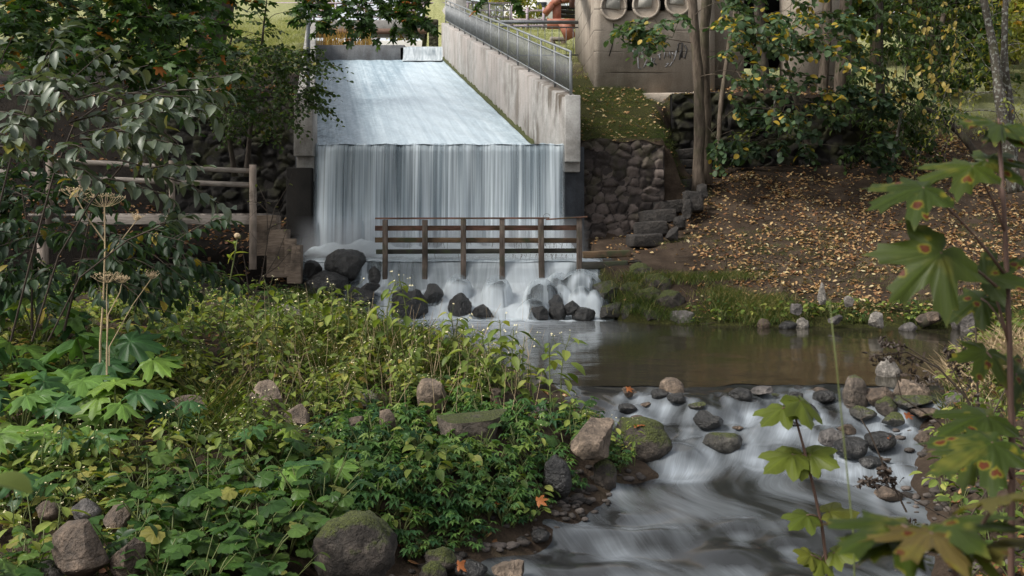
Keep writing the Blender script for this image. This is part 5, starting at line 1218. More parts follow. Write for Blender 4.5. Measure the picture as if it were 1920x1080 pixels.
# lichen-covered trees at the right
tr = [up_trunk([(1905, 360, 21.5), (1890, 280, 21.5), (1874, 190, 21.5), (1862, 90, 21.5), (1840, -30, 21.4), (1800, -220, 21)], [.15, .125, .11, .09, .07, .03]),
      up_trunk([(1900, 350, 21.6), (1894, 210, 21.7), (1884, 120, 21.7), (1886, 20, 21.8), (1900, -200, 22)], [.12, .09, .08, .06, .03])]
sprs = rand_sprays(46, (1770, 1940, -40, 230), (20.5, 25.5), W(1878, 100, 21.6), (.5, 1.1), .8) + rand_sprays(25, (1760, 2000, -400, -60), (20, 24), W(1878, -100, 21.6), (.6, 1.1))
tree('tree', 'two-stemmed tree with grey lichen on its bark at the right edge', 'tree', tr, sprs, 'ovate_lo', M['leaf_lime'], M['bark_lichen'], .10, (.4, .25), leafn=4, twig=.016)
tr = [up_trunk([(1838, 300, 24), (1812, 262, 24), (1785, 235, 24.3), (1740, 205, 24.6), (1690, 190, 25)], [.10, .085, .08, .06, .02])]
tree('dead_branch', 'dark crooked leaning bough below the drooping yellow leaves', 'branch', tr, rand_sprays(5, (1690, 1800, 160, 240), (24, 25), W(1800, 250, 24), (.4, .8)), 'ovate_lo', M['leaf_alder'], M['bark_dark'], .08, leafn=5)
tr = [up_trunk([(1672, 310, 24.2), (1690, 215, 24.2), (1700, 120, 24.2)], [.04, .035, .012])]
tree('sapling', 'thin pale sapling stem below the drooping yellow leaves', 'tree', tr, rand_sprays(14, (1655, 1760, 190, 300), (23.5, 24.8), W(1690, 215, 24.2), (.4, .7)), 'ovate_lo', M['leaf_alder'], M['bark_lichen'], .10, leafn=9)
tr = [up_trunk([(1452, 236, 24.6), (1452, 200, 24.6), (1453, 185, 24.6)], [.035, .03, .02])]
tree('sapling', 'short pale stem with a row of yellow leaves against the dark stones', 'tree', tr, [(W(1450, 238, 24.4), np.array([-1, 0, -.1]), 1.1), (W(1455, 245, 24.4), np.array([1, 0, -.25]), .8), (W(1430, 240, 24.4), np.array([-1, .2, -.1]), .6)], 'oval', M['leaf_yellow'], M['bark_lichen'], .12, (.6, .3), leafn=9)

# big maple on the left and its overhanging branch
tr = [up_trunk([(271, 330, 21.2), (272, 240, 21.2), (274, 150, 21.2), (268, 0, 21.1), (260, -250, 21), (240, -700, 20.5)], [.20, .165, .16, .15, .13, .05]),
      (np.array([W(262, -180, 21.1), W(400, -120, 20), W(540, -60, 18.6), W(690, -30, 17.8), W(800, 5, 17.2)]), [.10, .07, .05, .03, .012])]
sprs = rand_sprays(170, (-40, 400, -60, 120), (12.5, 18), W(150, 60, 19), (.5, 1.0), .45, lambda u, v: v < 150 - .12 * u + R.normal(0, 10) and (u < 330 or R.random() < .25)) \
    + rand_sprays(78, (580, 785, -45, 46), (16.2, 18), W(680, -90, 17.6), (.25, .5), .4, lambda u, v: v < 46 - .04 * abs(u - 690)) \
    + rand_sprays(90, (-300, 540, -900, -90), (12, 23), W(260, -300, 20), (.8, 1.4)) + rand_sprays(20, (180, 420, 80, 150), (14, 18), W(250, 60, 19), (.5, .9)) \
    + rand_sprays(5, (910, 960, -30, -5), (17, 18), W(900, -120, 18), (.3, .5))
tree('maple_tree', 'large maple on the left whose leafy branch hangs over the head of the chute', 'tree', tr, sprs, 'maple_lo', M['leaf_maple'], M['bark_dark'], .125, (.5, .24), leafn=11)
tr = [up_trunk([(360, 130, 30), (385, 70, 30), (410, 10, 30), (432, -60, 30), (470, -250, 30)], [.52, .46, .44, .40, .2])]
sprs = rand_sprays(60, (200, 600, -600, -60), (27, 34), W(440, -100, 30), (.9, 1.5))
tree('tree', 'thick dark leaning trunk in front of the bright meadow at upper left', 'tree', tr, sprs, 'maple_lo', M['leaf_alder'], M['bark_dark'], .17, (.55, .25), leafn=12)
tr = [up_trunk([(462, 330, 21.6), (470, 230, 21.3), (480, 160, 21.0), (490, 90, 20.6), (500, 0, 20)], [.06, .05, .045, .03, .012]), up_trunk([(440, 330, 21.8), (425, 220, 21.5), (420, 140, 21), (440, 50, 20.6)], [.06, .05, .04, .012])]
sprs = rand_sprays(150, (405, 575, 20, 222), (18.8, 21.3), W(440, 150, 21.5), (.4, .85), .5, lambda u, v: v < 235 - .00075 * (u - 470) ** 2 * 6 and v > 20 + 0.2 * abs(u - 500) and R.random() < (.06 if v < 90 else 1))
tree('alder_bush', 'small-leaved dark green alder left of the spillway, over the rubble wall', 'bush', tr, sprs, 'roundish', M['leaf_alder'], M['bark_dark'], .085, (.45, .25), leafn=13)
# trunks in the dark left
stem_tree([(60, 330, 22), (66, 150, 22), (70, 0, 22), (60, -400, 22)], [.2, .17, .16, .06], 'dim trunk behind the maple leaves near the left edge', (-500, 480, -800, -90), 120, (19, 29), 'maple_lo', 'leaf_maple', size=.16, extra=rand_sprays(130, (-1300, -280, -900, -30), (14, 19.5), W(60, -400, 22), (.9, 1.5)))  # out-of-view crown sprays added to shade the footbridge and left slope
# far trees
def far_tree(u, Y, hgt, rad, n, mat, size, label, trunk_v=None, low=.25, cat='tree'):
    x = (u - 960) / F * Y; z0 = Hs(x, Y); b = np.array([x, Y, z0])
    t = thing('tree', tuple(b), label, cat)
    w = MB(); l = MB(); top = b + [R.normal(0, .5), 0, hgt]
    w.tube(curve(b - [0, 0, .2], top, R.normal(0, .25, 3), 8), np.linspace(.03 * hgt * .6 + .05, .03, 8), 7)
    for i in range(26):
        h = R.uniform(low, .95); a = R.uniform(0, 2 * math.pi); q = b + (top - b) * h
        rr = rad * (1.1 - .75 * h) * R.uniform(.5, 1.0)
        e = q + np.array([math.cos(a) * rr, math.sin(a) * rr, R.uniform(.1, .9) * rr * .5])
        w.tube(curve(q, e, [0, 0, .1 * rr], 4), np.linspace(.05, .012, 4), 4, cap=False)
        kk = n // 26; tt = R.uniform(.25, 1.15, (kk, 1)); P = q + (e - q) * tt + R.normal(0, rad * .11, (kk, 3)) * [1, 1, .55]
        put_leaves(l, 'roundish' if size < .3 else 'ovate_lo', P, R.normal(0, 1, (kk, 3)) + [0, 0, -.4], np.array([0, 0, 1.]) + R.normal(0, .6, (kk, 3)), size * R.uniform(.6, 1.2, kk), np.clip(R.normal(.5, .25, kk), 0, 1))
    w.build('trunk', M['bark'], t, smooth=True); l.build('crown', M[mat], t)
k_ = 0
for u, Y, hg, rd_, n, mt, sz, lab, lo_ in [
    (250, 70, 13, 4.5, 2200, 'leaf_alder', .34, 'round green tree on the meadow at the far left', .1),
    (470, 88, 12, 5.0, 2600, 'leaf_lime', .4, 'bright tree beyond the meadow above the leaning trunk', .08),
    (610, 92, 11, 4.5, 2600, 'leaf_lime', .4, 'yellow-green tree behind the left half of the road bridge', .05),
    (760, 96, 12, 4.5, 2600, 'leaf_lime', .4, 'yellow-green tree behind the right half of the road bridge', .05),
    (905, 90, 12, 5.5, 2600, 'leaf_lime', .4, 'yellowish tree behind the top of the long steel railing', .05),
    (985, 74, 9, 4.0, 2200, 'leaf_lime', .34, 'golden-green tree behind the mauve lawn fence', .05),
    (1060, 100, 13, 5, 2200, 'leaf_lime', .4, 'pale tree behind the rusty red frame', .05),
    (1760, 32, 4.5, 2.0, 2600, 'leaf_alder', .2, 'low green bush at the near edge of the lit meadow', .02),
    (1850, 36, 5.5, 2.4, 2800, 'leaf_lime', .22, 'low yellow-green bush in the lit meadow behind the two-stemmed tree', .02),
    (1640, 38, 8, 2.8, 3400, 'leaf_alder', .24, 'dark green bushy tree behind the slender yellow-hung tree', .04),
    (1705, 40, 8, 2.8, 3600, 'leaf_lime', .24, 'sunlit bushy tree behind the drooping yellow leaves', .04),
    (1775, 42, 9, 3.0, 3600, 'leaf_lime', .27, 'bright yellow-green tree on the lit meadow at the right', .04),
    (1840, 47, 9, 3.2, 3400, 'leaf_lime', .28, 'tall pale tree at the top of the lit meadow', .06),
    (1900, 38, 8, 2.8, 3400, 'leaf_lime', .24, 'sunlit autumn tree behind the lichen-covered stems', .06),
    (1965, 34, 8, 3.0, 3000, 'leaf_lime', .25, 'bright tree cut by the right edge of the view', .06),
    (1590, 38, 9, 3.2, 3000, 'leaf_alder', .24, 'dark green tree behind the right end of the old building', .05)]:
    far_tree(u, Y, hg, rd_, n, mt, sz, lab, low=lo_)

# ------------------------------------------------------------------ grey-leaved shrub, left
def px_spray(l, w, a, b, Ya, Yb, n, size, tpl, tone, hang=.3, r=.007, droop=.12):
    p = W(*a, Ya); q = W(*b, Yb); spray(l, w, p, q - p, np.linalg.norm(q - p), n, size, tpl, tone, droop, hang=hang, side=False, r=r, flat=.25, rng=R)
def shrub(name, label, base, stems, sprs, tpl, mat, size, tone, rnd=()):
    t = thing(name, tuple(base), label, 'shrub'); l = MB(); w = MB()
    for pts, r0 in stems: w.tube(np.array([W(*p) for p in pts]), np.linspace(r0, .006, len(pts)), 6, cap=False)
    for a, b, Ya, Yb, n in sprs: px_spray(l, w, a, b, Ya, Yb, int(n * 1.9), size, tpl, tone)
    for p, d, L in rnd: spray(l, w, p, d, L, 11, size, tpl, (tone[0] - .1, tone[1]), .2, hang=.55, r=.005)
    w.build('branch', M['stem_brown'], t, smooth=True); l.build('foliage', M[mat], t)
b0 = ground_at(40, 700); b0[2] = Hs(b0[0], b0[1])
sh = [((195, 190), (425, 105), 7.2, 6.9, 16), ((240, 175), (400, 150), 6.9, 6.6, 13), ((120, 170), (290, 130), 7, 6.8, 12), ((60, 150), (150, 135), 6.8, 6.6, 9), ((0, 120), (30, 60), 6.5, 6.5, 6), ((75, 125), (125, 42), 7, 6.9, 9),
      ((0, 165), (70, 150), 6.4, 6.3, 8), ((100, 200), (215, 165), 6.6, 6.4, 11), ((215, 222), (285, 208), 6.5, 6.4, 7), ((0, 210), (60, 205), 6.4, 6.3, 8), ((40, 240), (130, 190), 6.5, 6.5, 10), ((150, 95), (190, 88), 7.1, 7.0, 5),
      ((205, 135), (225, 118), 7, 7, 5), ((0, 275), (98, 280), 6.2, 6.2, 10), ((0, 250), (35, 262), 6.1, 6.1, 6), ((225, 300), (440, 330), 6.9, 6.6, 17), ((260, 320), (360, 300), 6.7, 6.5, 10), ((200, 335), (330, 340), 6.6, 6.5, 11),
      ((300, 420), (350, 400), 7.0, 6.9, 7), ((100, 300), (200, 330), 6.5, 6.4, 10), ((150, 260), (255, 262), 6.8, 6.7, 8), ((330, 170), (415, 162), 6.7, 6.6, 9), ((130, 230), (200, 205), 6.6, 6.6, 8), ((30, 180), (110, 175), 6.4, 6.4, 9)]
stems = [([(20, 640, 7.0), (60, 480, 6.9), (100, 330, 6.8), (140, 230, 6.9), (240, 160, 7.0)], .008), ([(60, 640, 7.2), (110, 480, 7.1), (170, 380, 7.0), (230, 310, 6.9)], .008), ([(-60, 640, 6.6), (-10, 420, 6.5), (30, 260, 6.5), (70, 130, 7.0)], .008), ([(90, 640, 7.3), (150, 520, 7.2), (240, 450, 7.1), (310, 420, 7.0)], .007)]
shrub('shrub', 'large shrub with drooping grey-green leaves reaching in from the left edge', b0, stems, sh, 'ovate', 'leaf_grey', .115, (.62, .2),
      rnd=rand_sprays(34, (-60, 290, 140, 275), (6.2, 7.4), W(60, 320, 6.9), (.3, .5), .6, lambda u, v: v > 135 + .12 * u))
b1 = ground_at(150, 720); b1[2] = Hs(b1[0], b1[1])
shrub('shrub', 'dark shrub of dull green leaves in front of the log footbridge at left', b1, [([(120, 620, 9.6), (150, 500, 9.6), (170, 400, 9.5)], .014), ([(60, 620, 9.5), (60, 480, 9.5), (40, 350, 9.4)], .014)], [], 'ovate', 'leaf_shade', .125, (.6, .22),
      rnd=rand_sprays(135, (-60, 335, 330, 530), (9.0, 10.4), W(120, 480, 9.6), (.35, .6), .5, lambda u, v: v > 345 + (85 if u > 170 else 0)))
# ivy on the footbridge post
l = MB(); n = 90; u = R.normal(325, 9, n); v = R.uniform(385, 460, n)
P = np.array([W(a, b, 18.85 + R.uniform(-.1, .1)) for a, b in zip(u, v)]); put_leaves(l, 'roundish', P, R.normal(0, .5, (n, 3)) + [0, -.2, -.8], np.array([0, -1, .4]) + R.normal(0, .4, (n, 3)), R.uniform(.07, .12, n), np.clip(R.normal(.5, .2, n), 0, 1))
o = l.build('climbing_ivy', M['leaf_shade'], origin=W(325, 460, 18.85)); tag(o, 'small green climber wrapped round the second footbridge post', 'climbing plant')

# ------------------------------------------------------------------ herbs
def proto_balsam(seed, h, nl, ls, flowers=True):
    r = np.random.default_rng(seed); st = MB(); lf = MB(); fl = MB()
    top = np.array([r.normal(0, .08), r.normal(0, .08), 1.]) * h; pts = curve((0, 0, -.04), top, r.normal(0, .03, 3), 7); st.tube(pts, np.linspace(.006, .003, 7), 4, cap=False)
    for i in range(nl):
        t = .25 + .75 * (i + r.uniform(0, .6)) / nl; q = np.array([np.interp(t * 6, np.arange(7), pts[:, c]) for c in range(3)])
        a = i * 2.4 + r.normal(0, .4); d = np.array([math.cos(a), math.sin(a), r.uniform(-.35, .35)]); s = ls * (1.15 - .6 * abs(t - .6)) * r.uniform(.7, 1.15)
        e = q + d * s * .45 + [0, 0, .02]; st.tube([q, e], [.0025, .002], 3, cap=False)
        put_leaves(lf, 'ovate', [e], [d - [0, 0, .25]], np.array([0, 0, 1.]) + r.normal(0, .25, 3), s, [np.clip(r.normal(.5, .18), 0, 1)])
    if flowers:
        for i in range(3):
            t = r.uniform(.75, 1.0); q = pts[int(t * 6)]; e = q + np.array([r.normal(0, .07), r.normal(0, .07), r.uniform(.03, .13)])
            st.tube(curve(q, e, r.normal(0, .01, 3), 3), .0014, 3, cap=False)
            for j in range(r.integers(1, 3)):
                fl.add(e + r.normal(0, .006, 3) + np.array([[.011, 0, 0], [-.006, .009, 0], [-.006, -.009, 0], [0, 0, .014]]) * r.uniform(.35, .75), [(0, 1, 2), (0, 1, 3), (1, 2, 3), (2, 0, 3)])
    return st, lf, fl
def merge(ms):   # several meshes into one template with material slots 0,1,2...
    m = MB()
    for i, a in enumerate(ms):
        if a.n: m.inst(a.fz(), np.eye(3)[None], np.zeros((1, 3)), mi=i)
    return m.fz()
BAL = [proto_balsam(i, R.uniform(.38, .62), R.integers(10, 15), R.uniform(.085, .12)) for i in range(6)]
def proto_rosette(seed, tpl, n, hs, ls, up=.6):
    r = np.random.default_rng(seed); st = MB(); lf = MB()
    for i in range(n):
        a = i * 2.4 + r.normal(0, .5); hh = r.uniform(*hs); d = np.array([math.cos(a), math.sin(a), 0]); e = d * hh * r.uniform(.3, .8) + [0, 0, hh]
        st.tube(curve((0, 0, -.03), e, d * -.02 + [0, 0, .05 * hh], 4), np.linspace(.005, .003, 4), 4, cap=False)
        put_leaves(lf, tpl[i % len(tpl)], [e], [d + [0, 0, r.uniform(-.35, .15)]], [d * -.15 + [0, 0, 1.] + r.normal(0, .33, 3)], r.uniform(*ls), [np.clip(r.normal(.5, .22), 0, 1)])
    return st, lf
DIS = [proto_rosette(20 + i, ['dissect'], 11, (.05, .21), (.05, .085)) for i in range(4)]
RND = [proto_rosette(30 + i, ['round', 'round_b', 'ovate'], 6, (.08, .36), (.055, .12)) for i in range(4)]
OVS = [proto_rosette(60 + i, ['ovate', 'oval'], 9, (.05, .20), (.06, .11)) for i in range(3)]
def proto_grass(seed, n, h, spread=.08):
    r = np.random.default_rng(seed); m = MB(); a = r.uniform(0, 6.28, n); d = np.stack([np.cos(a), np.sin(a), r.uniform(.9, 3.5, n)], 1)
    P = np.stack([r.normal(0, spread, n), r.normal(0, spread, n), np.full(n, -.02)], 1)
    put_leaves(m, 'blade', P, d, np.stack([-np.cos(a), -np.sin(a), np.ones(n) * .4], 1), h * r.uniform(.5, 1.1, n), r.uniform(0, 1, n)); return m
GRS = [proto_grass(40 + i, 34, .32) for i in range(3)]
SHORT = [proto_grass(50 + i, 40, .14, .13) for i in range(3)]
def proj(p): return 960 + F * p[0] / p[1], HV - F * p[2] / p[1]
def rotz(a, s):
    c, s_ = np.cos(a), np.sin(a); Z = np.zeros_like(a)
    return np.stack([np.stack([c, -s_, Z], 1), np.stack([s_, c, Z], 1), np.stack([Z, Z, Z + 1], 1)], 1) * np.asarray(s)[:, None, None]
# points spread over the left bank
n = 26000; px_ = R.uniform(-11, 1.4, n); py_2 = 4.6 + 13.4 * R.random(n) ** 1.25
okp = (dwater(px_, py_2) > .04); px_, py_2 = px_[okp], py_2[okp]; pz_ = H(px_, py_2)
pu, pv = 960 + F * px_ / py_2, HV - F * pz_ / py_2
vis = (pu > -60) & (pu < 1250) & (pv < 1180); px_, py_2, pz_, pu, pv = [a[vis] for a in (px_, py_2, pz_, pu, pv)]
kind = np.full(len(px_), 'bal', dtype='<U3')
jx = pu + R.normal(0, 25, len(pu)); jv = pv + R.normal(0, 18, len(pu))
kind[R.random(len(kind)) < .30] = 'ovs'
kind[(jx < 330) & (jv > 590) & (jv < 900)] = 'ovs'
kind[(jx > 590) & (jx < 1160) & (jv > 820) & (jv < 1060)] = 'dis'
kind[(kind == 'dis') & (R.random(len(kind)) < .22)] = 'ovs'; kind[(kind == 'dis') & (R.random(len(kind)) < .10)] = 'bal'
kind[(jx > 640) & (jx < 1150) & (jv > 770) & (jv < 830) & (R.random(len(kind)) < .5)] = 'dis'
kind[(jx > 230) & (jx < 660) & (jv > 920)] = 'rnd'
kind[(jx < 260) & (jv > 960) & (R.random(len(kind)) < .5)] = 'rnd'
dry = (jx > 520) & (jx < 960) & (jv < 720); kind[dry & (R.random(len(kind)) < .45)] = 'grs'
kind[(np.hypot((jx - 410) / 70, (jv - 800) / 40) < 1)] = 'grs'
keepp = dict(bal=.13, ovs=.18, dis=.62, rnd=.24, grs=.5)
# leave stones uncovered
def off_rock(x, y):
    ok = np.ones(len(x), bool)
    for P, w, h in RW + CW: ok &= np.hypot(x - P[0], y - P[1]) > w * .50
    for P, w, h in RW:     # keep the view of the larger bank stones fairly free: shorter growth right in front
        if w > .22 and P[0] < 1.2 and P[1] < 15: ok &= ~((np.abs(x - P[0]) < w * .40) & (y < P[1]) & (y > P[1] - .38) & (R.random(len(x)) < .7))
    return ok
keep = (R.random(len(px_)) < np.array([keepp[k] for k in kind])) & off_rock(px_, py_2)
far_l = (py_2 > 12.8) & (pu < 590 - 12 * (py_2 - 13)); keep &= ~(far_l & (R.random(len(keep)) < .72)); kind[far_l & (R.random(len(kind)) < .75)] = 'dis'
ds_ = dwater(px_, py_2); keep &= ~((py_2 > 10.3) & (R.random(len(keep)) > sm(.2, 2.0, ds_) + .04))
keep &= ~((np.hypot(jx - 1040, jv - 800) < 60) & (R.random(len(keep)) < .8))
gc = MB()
for kd, protos, mi_ in (('bal', BAL, (3, 0, 4)), ('ovs', OVS, (3, 0)), ('dis', DIS, (3, 1)), ('rnd', RND, (3, 2)), ('grs', [(g_,) for g_ in GRS], (5,))):
    idx = np.nonzero(keep & (kind == kd))[0]; which = R.integers(0, len(protos), len(idx))
    for j, pr_ in enumerate(protos):
        ii = idx[which == j]
        if not len(ii): continue
        near = sm(.05, .5, dwater(px_[ii], py_2[ii]))
        Mx = rotz(R.uniform(0, 6.28, len(ii)), R.uniform(.8, 1.3, len(ii)) * (.72 + .28 * near) * np.where(py_2[ii] > 11.5, .55 + .45 * sm(.5, 1.6, dwater(px_[ii], py_2[ii])), 1)) * np.stack([np.ones(len(ii)), np.ones(len(ii)), R.uniform(.35, .85, len(ii)) if kd == 'bal' else R.uniform(.6, 1.15, len(ii))], 1)[:, :, None]; P = np.stack([px_[ii], py_2[ii], pz_[ii]], 1)
        tn = np.clip(R.normal(.5, .2, len(ii)) + .18 * nz2(px_[ii], py_2[ii], 1.1, 1), .1, .9)
        for part, m_ in zip(pr_, mi_):
            if part.n: gc.inst(part.fz(), Mx, P, tn, m_)
o = gc.build('ground_cover', [M['leaf_balsam'], M['leaf_dark'], M['leaf_round'], M['stem'], M['flower'], M['grass']]); tag(o, kind='stuff')
# taller balsam plants that can be told apart
spots = []
for u, v, s in [(652, 640, 1.6), (760, 655, 1.5), (745, 690, 1.6), (832, 690, 1.5), (905, 720, 1.6), (935, 730, 1.4), (965, 745, 1.4), (1060, 770, 1.5), (1035, 780, 1.3), (1010, 760, 1.2), (560, 640, 1.3), (590, 620, 1.2), (620, 640, 1.3), (500, 640, 1.2), (540, 690, 1.2), (460, 650, 1.1), (690, 660, 1.3), (860, 700, 1.3), (985, 740, 1.3), (880, 760, 1.2)]:
    p = ground_at(u, v + 20); spots.append((p, s * 1.1))
cand = np.nonzero((kind == 'bal') & ~keep & off_rock(px_, py_2) & ((py_2 < 10.3) | (ds_ > 1.7)) & ~far_l)[0]; R.shuffle(cand)
for i in cand[:120]: spots.append((np.array([px_[i], py_2[i], pz_[i]]), R.uniform(.6, .95)))
bal_things = []
for i, (p, s) in enumerate(spots):
    if i < 6:
        t = thing('balsam_plant', tuple(p), 'slender weed with pointed yellow-green leaves and tiny cream flowers on the left bank', 'weed', 'tall flowering weeds of the left bank')
        st, lf, fl = BAL[i]
        for nm, mb, mt in (('stem', st, 'stem'), ('foliage', lf, 'leaf_balsam'), ('flower_cluster', fl, 'flower')):
            V0 = mb.fz(); m2 = MB(); m2.inst(V0, np.eye(3)[None], np.array([p])); o_ = m2.build(nm, M[mt], t)
            if nm == 'flower_cluster': o_['kind'] = 'stuff'
        bal_things.append(t)
    else:
        t = copy_tree(bal_things[i % 6])
    t.location = p; t.scale = (s, s, s * R.uniform(.9, 1.15)); t.rotation_euler.z = R.uniform(0, 6.28)
# hogweed plants with big lobed leaves (u, v of foot, leaves, size)
where = ['at the foot of the tall dried umbel', 'at the left edge above the greyish patch', 'with bright upright leaves at the top of the left bank', 'below the dried umbels', 'beside the pale bent stalk', 'with bluish broad leaves near the left edge', 'in the middle of the hogweed patch', 'with drooping blue-green leaves under the patch', 'right of the dried umbel stalks', 'with a pale crinkled leaf low at the left', 'behind the grass tuft', 'cut by the left edge of the view', 'at the right rim of the hogweed patch', 'with one large silvery leaf below the gable-shaped boulder', 'with yellowing leaves right of the silvery one', 'low at the left beside the round-leaved plants', 'in front of the gable-shaped boulder', 'on the rim of the patch towards the footbridge', 'highest on the far left']
hg = [(185, 765, 7, .36), (30, 740, 6, .30), (75, 660, 5, .36), (190, 690, 6, .32), (235, 720, 5, .30), (40, 830, 6, .28), (120, 800, 6, .30), (90, 880, 6, .26), (260, 760, 5, .27), (140, 900, 5, .24), (330, 830, 4, .22), (5, 900, 5, .26), (215, 830, 5, .27), (520, 960, 6, .20), (600, 950, 5, .19), (20, 980, 4, .22), (520, 880, 4, .2), (300, 700, 5, .26), (10, 640, 5, .3)]
for (u, v, n, s), wl_ in zip(hg, where):
    p = ground_at(u, v); t = thing('hogweed_plant', tuple(p), f'broad-leaved hogweed {wl_}', 'plant', 'hogweed plants with big lobed leaves')
    stm = MB(); r = R
    for i in range(n):
        a = i * 2.4 + r.uniform(0, 1); hh = s * r.uniform(.7, 1.7); d = np.array([math.cos(a), math.sin(a) * .8 - .2, 0]); e = p + d * hh * .5 + [0, 0, hh]
        stm.tube(curve(p - [0, 0, .03], e, [0, 0, .1 * hh], 5), np.linspace(.011, .006, 5), 5, cap=False)
        lf = MB(); put_leaves(lf, 'hog' if i % 2 else 'hog_b', [e], [d + [0, -.15, r.uniform(-.3, .35)]], [np.array([0, -.25, 1.]) + r.normal(0, .28, 3)], s * r.uniform(.75, 1.1), [np.clip(r.normal(.5, .22), 0, 1)])
        lf.build('leaf', M['leaf_hog'], t, smooth=True)
    stm.build('stalk', M['stem'], t, smooth=True)
# butterbur-like plants with rounded leaves
where = ['at the bottom left of centre', 'below the silvery hogweed leaf', 'left of the mossy-crowned boulder', 'over the shaded hollow by the big dark boulder', 'right of the cracked brown boulder', 'behind the brown stone with the rounded top', 'in the bottom row beside the cracked boulder', 'with a brown-edged leaf near the bottom edge', 'under the weeds right of the brown stone', 'on the slope above the bottom edge', 'with small leaves by the long flat boulder', 'with yellowish leaves by the leaning tan boulder', 'at the tip of the bank beside the rapids', 'below the tall grey-tan slab']
rn = [(330, 1010, 5, .15), (430, 985, 6, .15), (540, 1040, 6, .14), (590, 1030, 5, .13), (330, 1075, 5, .14), (280, 1000, 4, .12), (380, 1090, 5, .15), (480, 1100, 6, .15), (400, 1030, 5, .13), (500, 1010, 5, .13), (900, 860, 4, .11), (1060, 855, 5, .13), (1075, 800, 5, .13), (830, 810, 4, .14)]
for (u, v, n, s), wl_ in zip(rn, where):
    p = ground_at(u, v); t = thing('butterbur_plant', tuple(p), f'round-leaved plant {wl_}', 'plant', 'round-leaved plants on the bank'); stm = MB()
    for i in range(n):
        a = i * 2.4 + R.uniform(0, 1); hh = R.uniform(.14, .36); d = np.array([math.cos(a), math.sin(a), 0]); e = p + d * hh * .7 + [0, 0, hh]
        stm.tube(curve(p - [0, 0, .03], e, [0, 0, .05], 4), np.linspace(.006, .004, 4), 4, cap=False)
        lf = MB(); put_leaves(lf, 'round' if i % 2 else 'round_b', [e], [d + [0, -.2, R.uniform(-.3, .1)]], [np.array([0, -.2, 1.]) + R.normal(0, .22, 3)], s * R.uniform(.55, .95), [np.clip(R.normal(.5, .25), 0, 1)])
        lf.build('leaf', M['leaf_round'], t, smooth=True)
    stm.build('stalk', M['stem'], t, smooth=True)
# dried umbels
def umbel(m, fl, c, r, n, up=(0, 0, 1)):
    for i in range(n):
        a = i * 2.4; rr = r * math.sqrt((i + .5) / n); e = c + np.array([rr * math.cos(a), rr * math.sin(a), .42 * r + .12 * r * (1 - (rr / r) ** 2) + R.normal(0, .01)])
        m.tube(curve(c, e, [0, 0, -.10 * r], 4), .0018, 3, cap=False)
        for j in range(5):
            q = e + np.array([R.normal(0, .014), R.normal(0, .014), R.uniform(.0, .025)]); m.tube([e, q], .001, 3, cap=False)
            fl.add(q + np.array([[.004, 0, 0], [-.003, .003, 0], [-.003, -.003, 0], [0, 0, .006]]), [(0, 1, 2), (0, 1, 3), (1, 2, 3), (2, 0, 3)])
def umbel_plant(label, Y, stems, umbels, base):
    p = W(*base, Y); p[2] = Hs(p[0], Y); t = thing('dried_umbel', tuple(p), label, 'dried plant'); m = MB(); f = MB()
    for k_, (pts, r) in enumerate(stems):
        P_ = [W(*q, Y) for q in pts]
        if pts[0][1] > 620: P_ = [np.array([P_[0][0], Y, p[2]])] + P_
        m.tube(np.array(P_), np.linspace(r, r * .6, len(P_)), 6, cap=False)
    for (u, v, rad) in umbels: umbel(m, f, W(u, v, Y), rad * .82 * Y / F, 18)
    m.build('stalk', M['stem_dry'], t, smooth=True); f.build('seed_cluster', M['stem_dry'], t)['kind'] = 'stuff'
umbel_plant('tall dried umbel plant with two wide pale seed heads before the log footbridge', 8.8, [([(188, 640), (194, 560), (197, 470), (196, 388)], .011), ([(196, 452), (165, 410), (143, 370)], .007), ([(199, 484), (228, 450), (257, 412)], .007)], [(196, 388, 48), (143, 370, 34), (257, 412, 8)], (188, 660))
umbel_plant('lower dried umbel on a bent pale stalk at the left', 8.6, [([(200, 660), (203, 590), (225, 548), (228, 532)], .007), ([(201, 640), (200, 560), (201, 532)], .006)], [(201, 530, 30), (228, 530, 16)], (200, 660))
umbel_plant('leaning dried stalk with a small seed head right of the lower umbel', 8.7, [([(205, 650), (250, 570), (284, 522)], .006)], [(284, 522, 12)], (205, 660))
# thistle stem
p = W(412, 640, 11); t = thing('thistle', tuple(p), 'tall upright thistle stem with a yellow-brown head left of the waterfall foot', 'plant')
m = MB(); pts = np.array([W(412, 640, 11), W(425, 560, 11), (W(438, 490, 11)), W(445, 448, 11)]); m.tube(pts, [.012, .010, .008, .006], 6); m.build('stem', M['stem'], t, smooth=True)
l = MB(); q = np.array([W(*a, 11) for a in ((444, 452), (441, 470), (438, 488), (443, 462), (432, 520), (424, 560), (437, 476), (446, 455))]); k_ = len(q); put_leaves(l, 'lance', q, R.normal(0, .8, (k_, 3)) + [0, 0, .3], R.normal(0, .5, (k_, 3)) + [0, -.3, 1], .16, R.uniform(.4, .9, k_)); l.build('foliage', M['leaf_balsam'], t)
V, T = rock_verts('r', .035, .035, .03); MB().add(V + W(445, 442, 11), T).build('flower_head', M['stem_dry'], t, smooth=True)
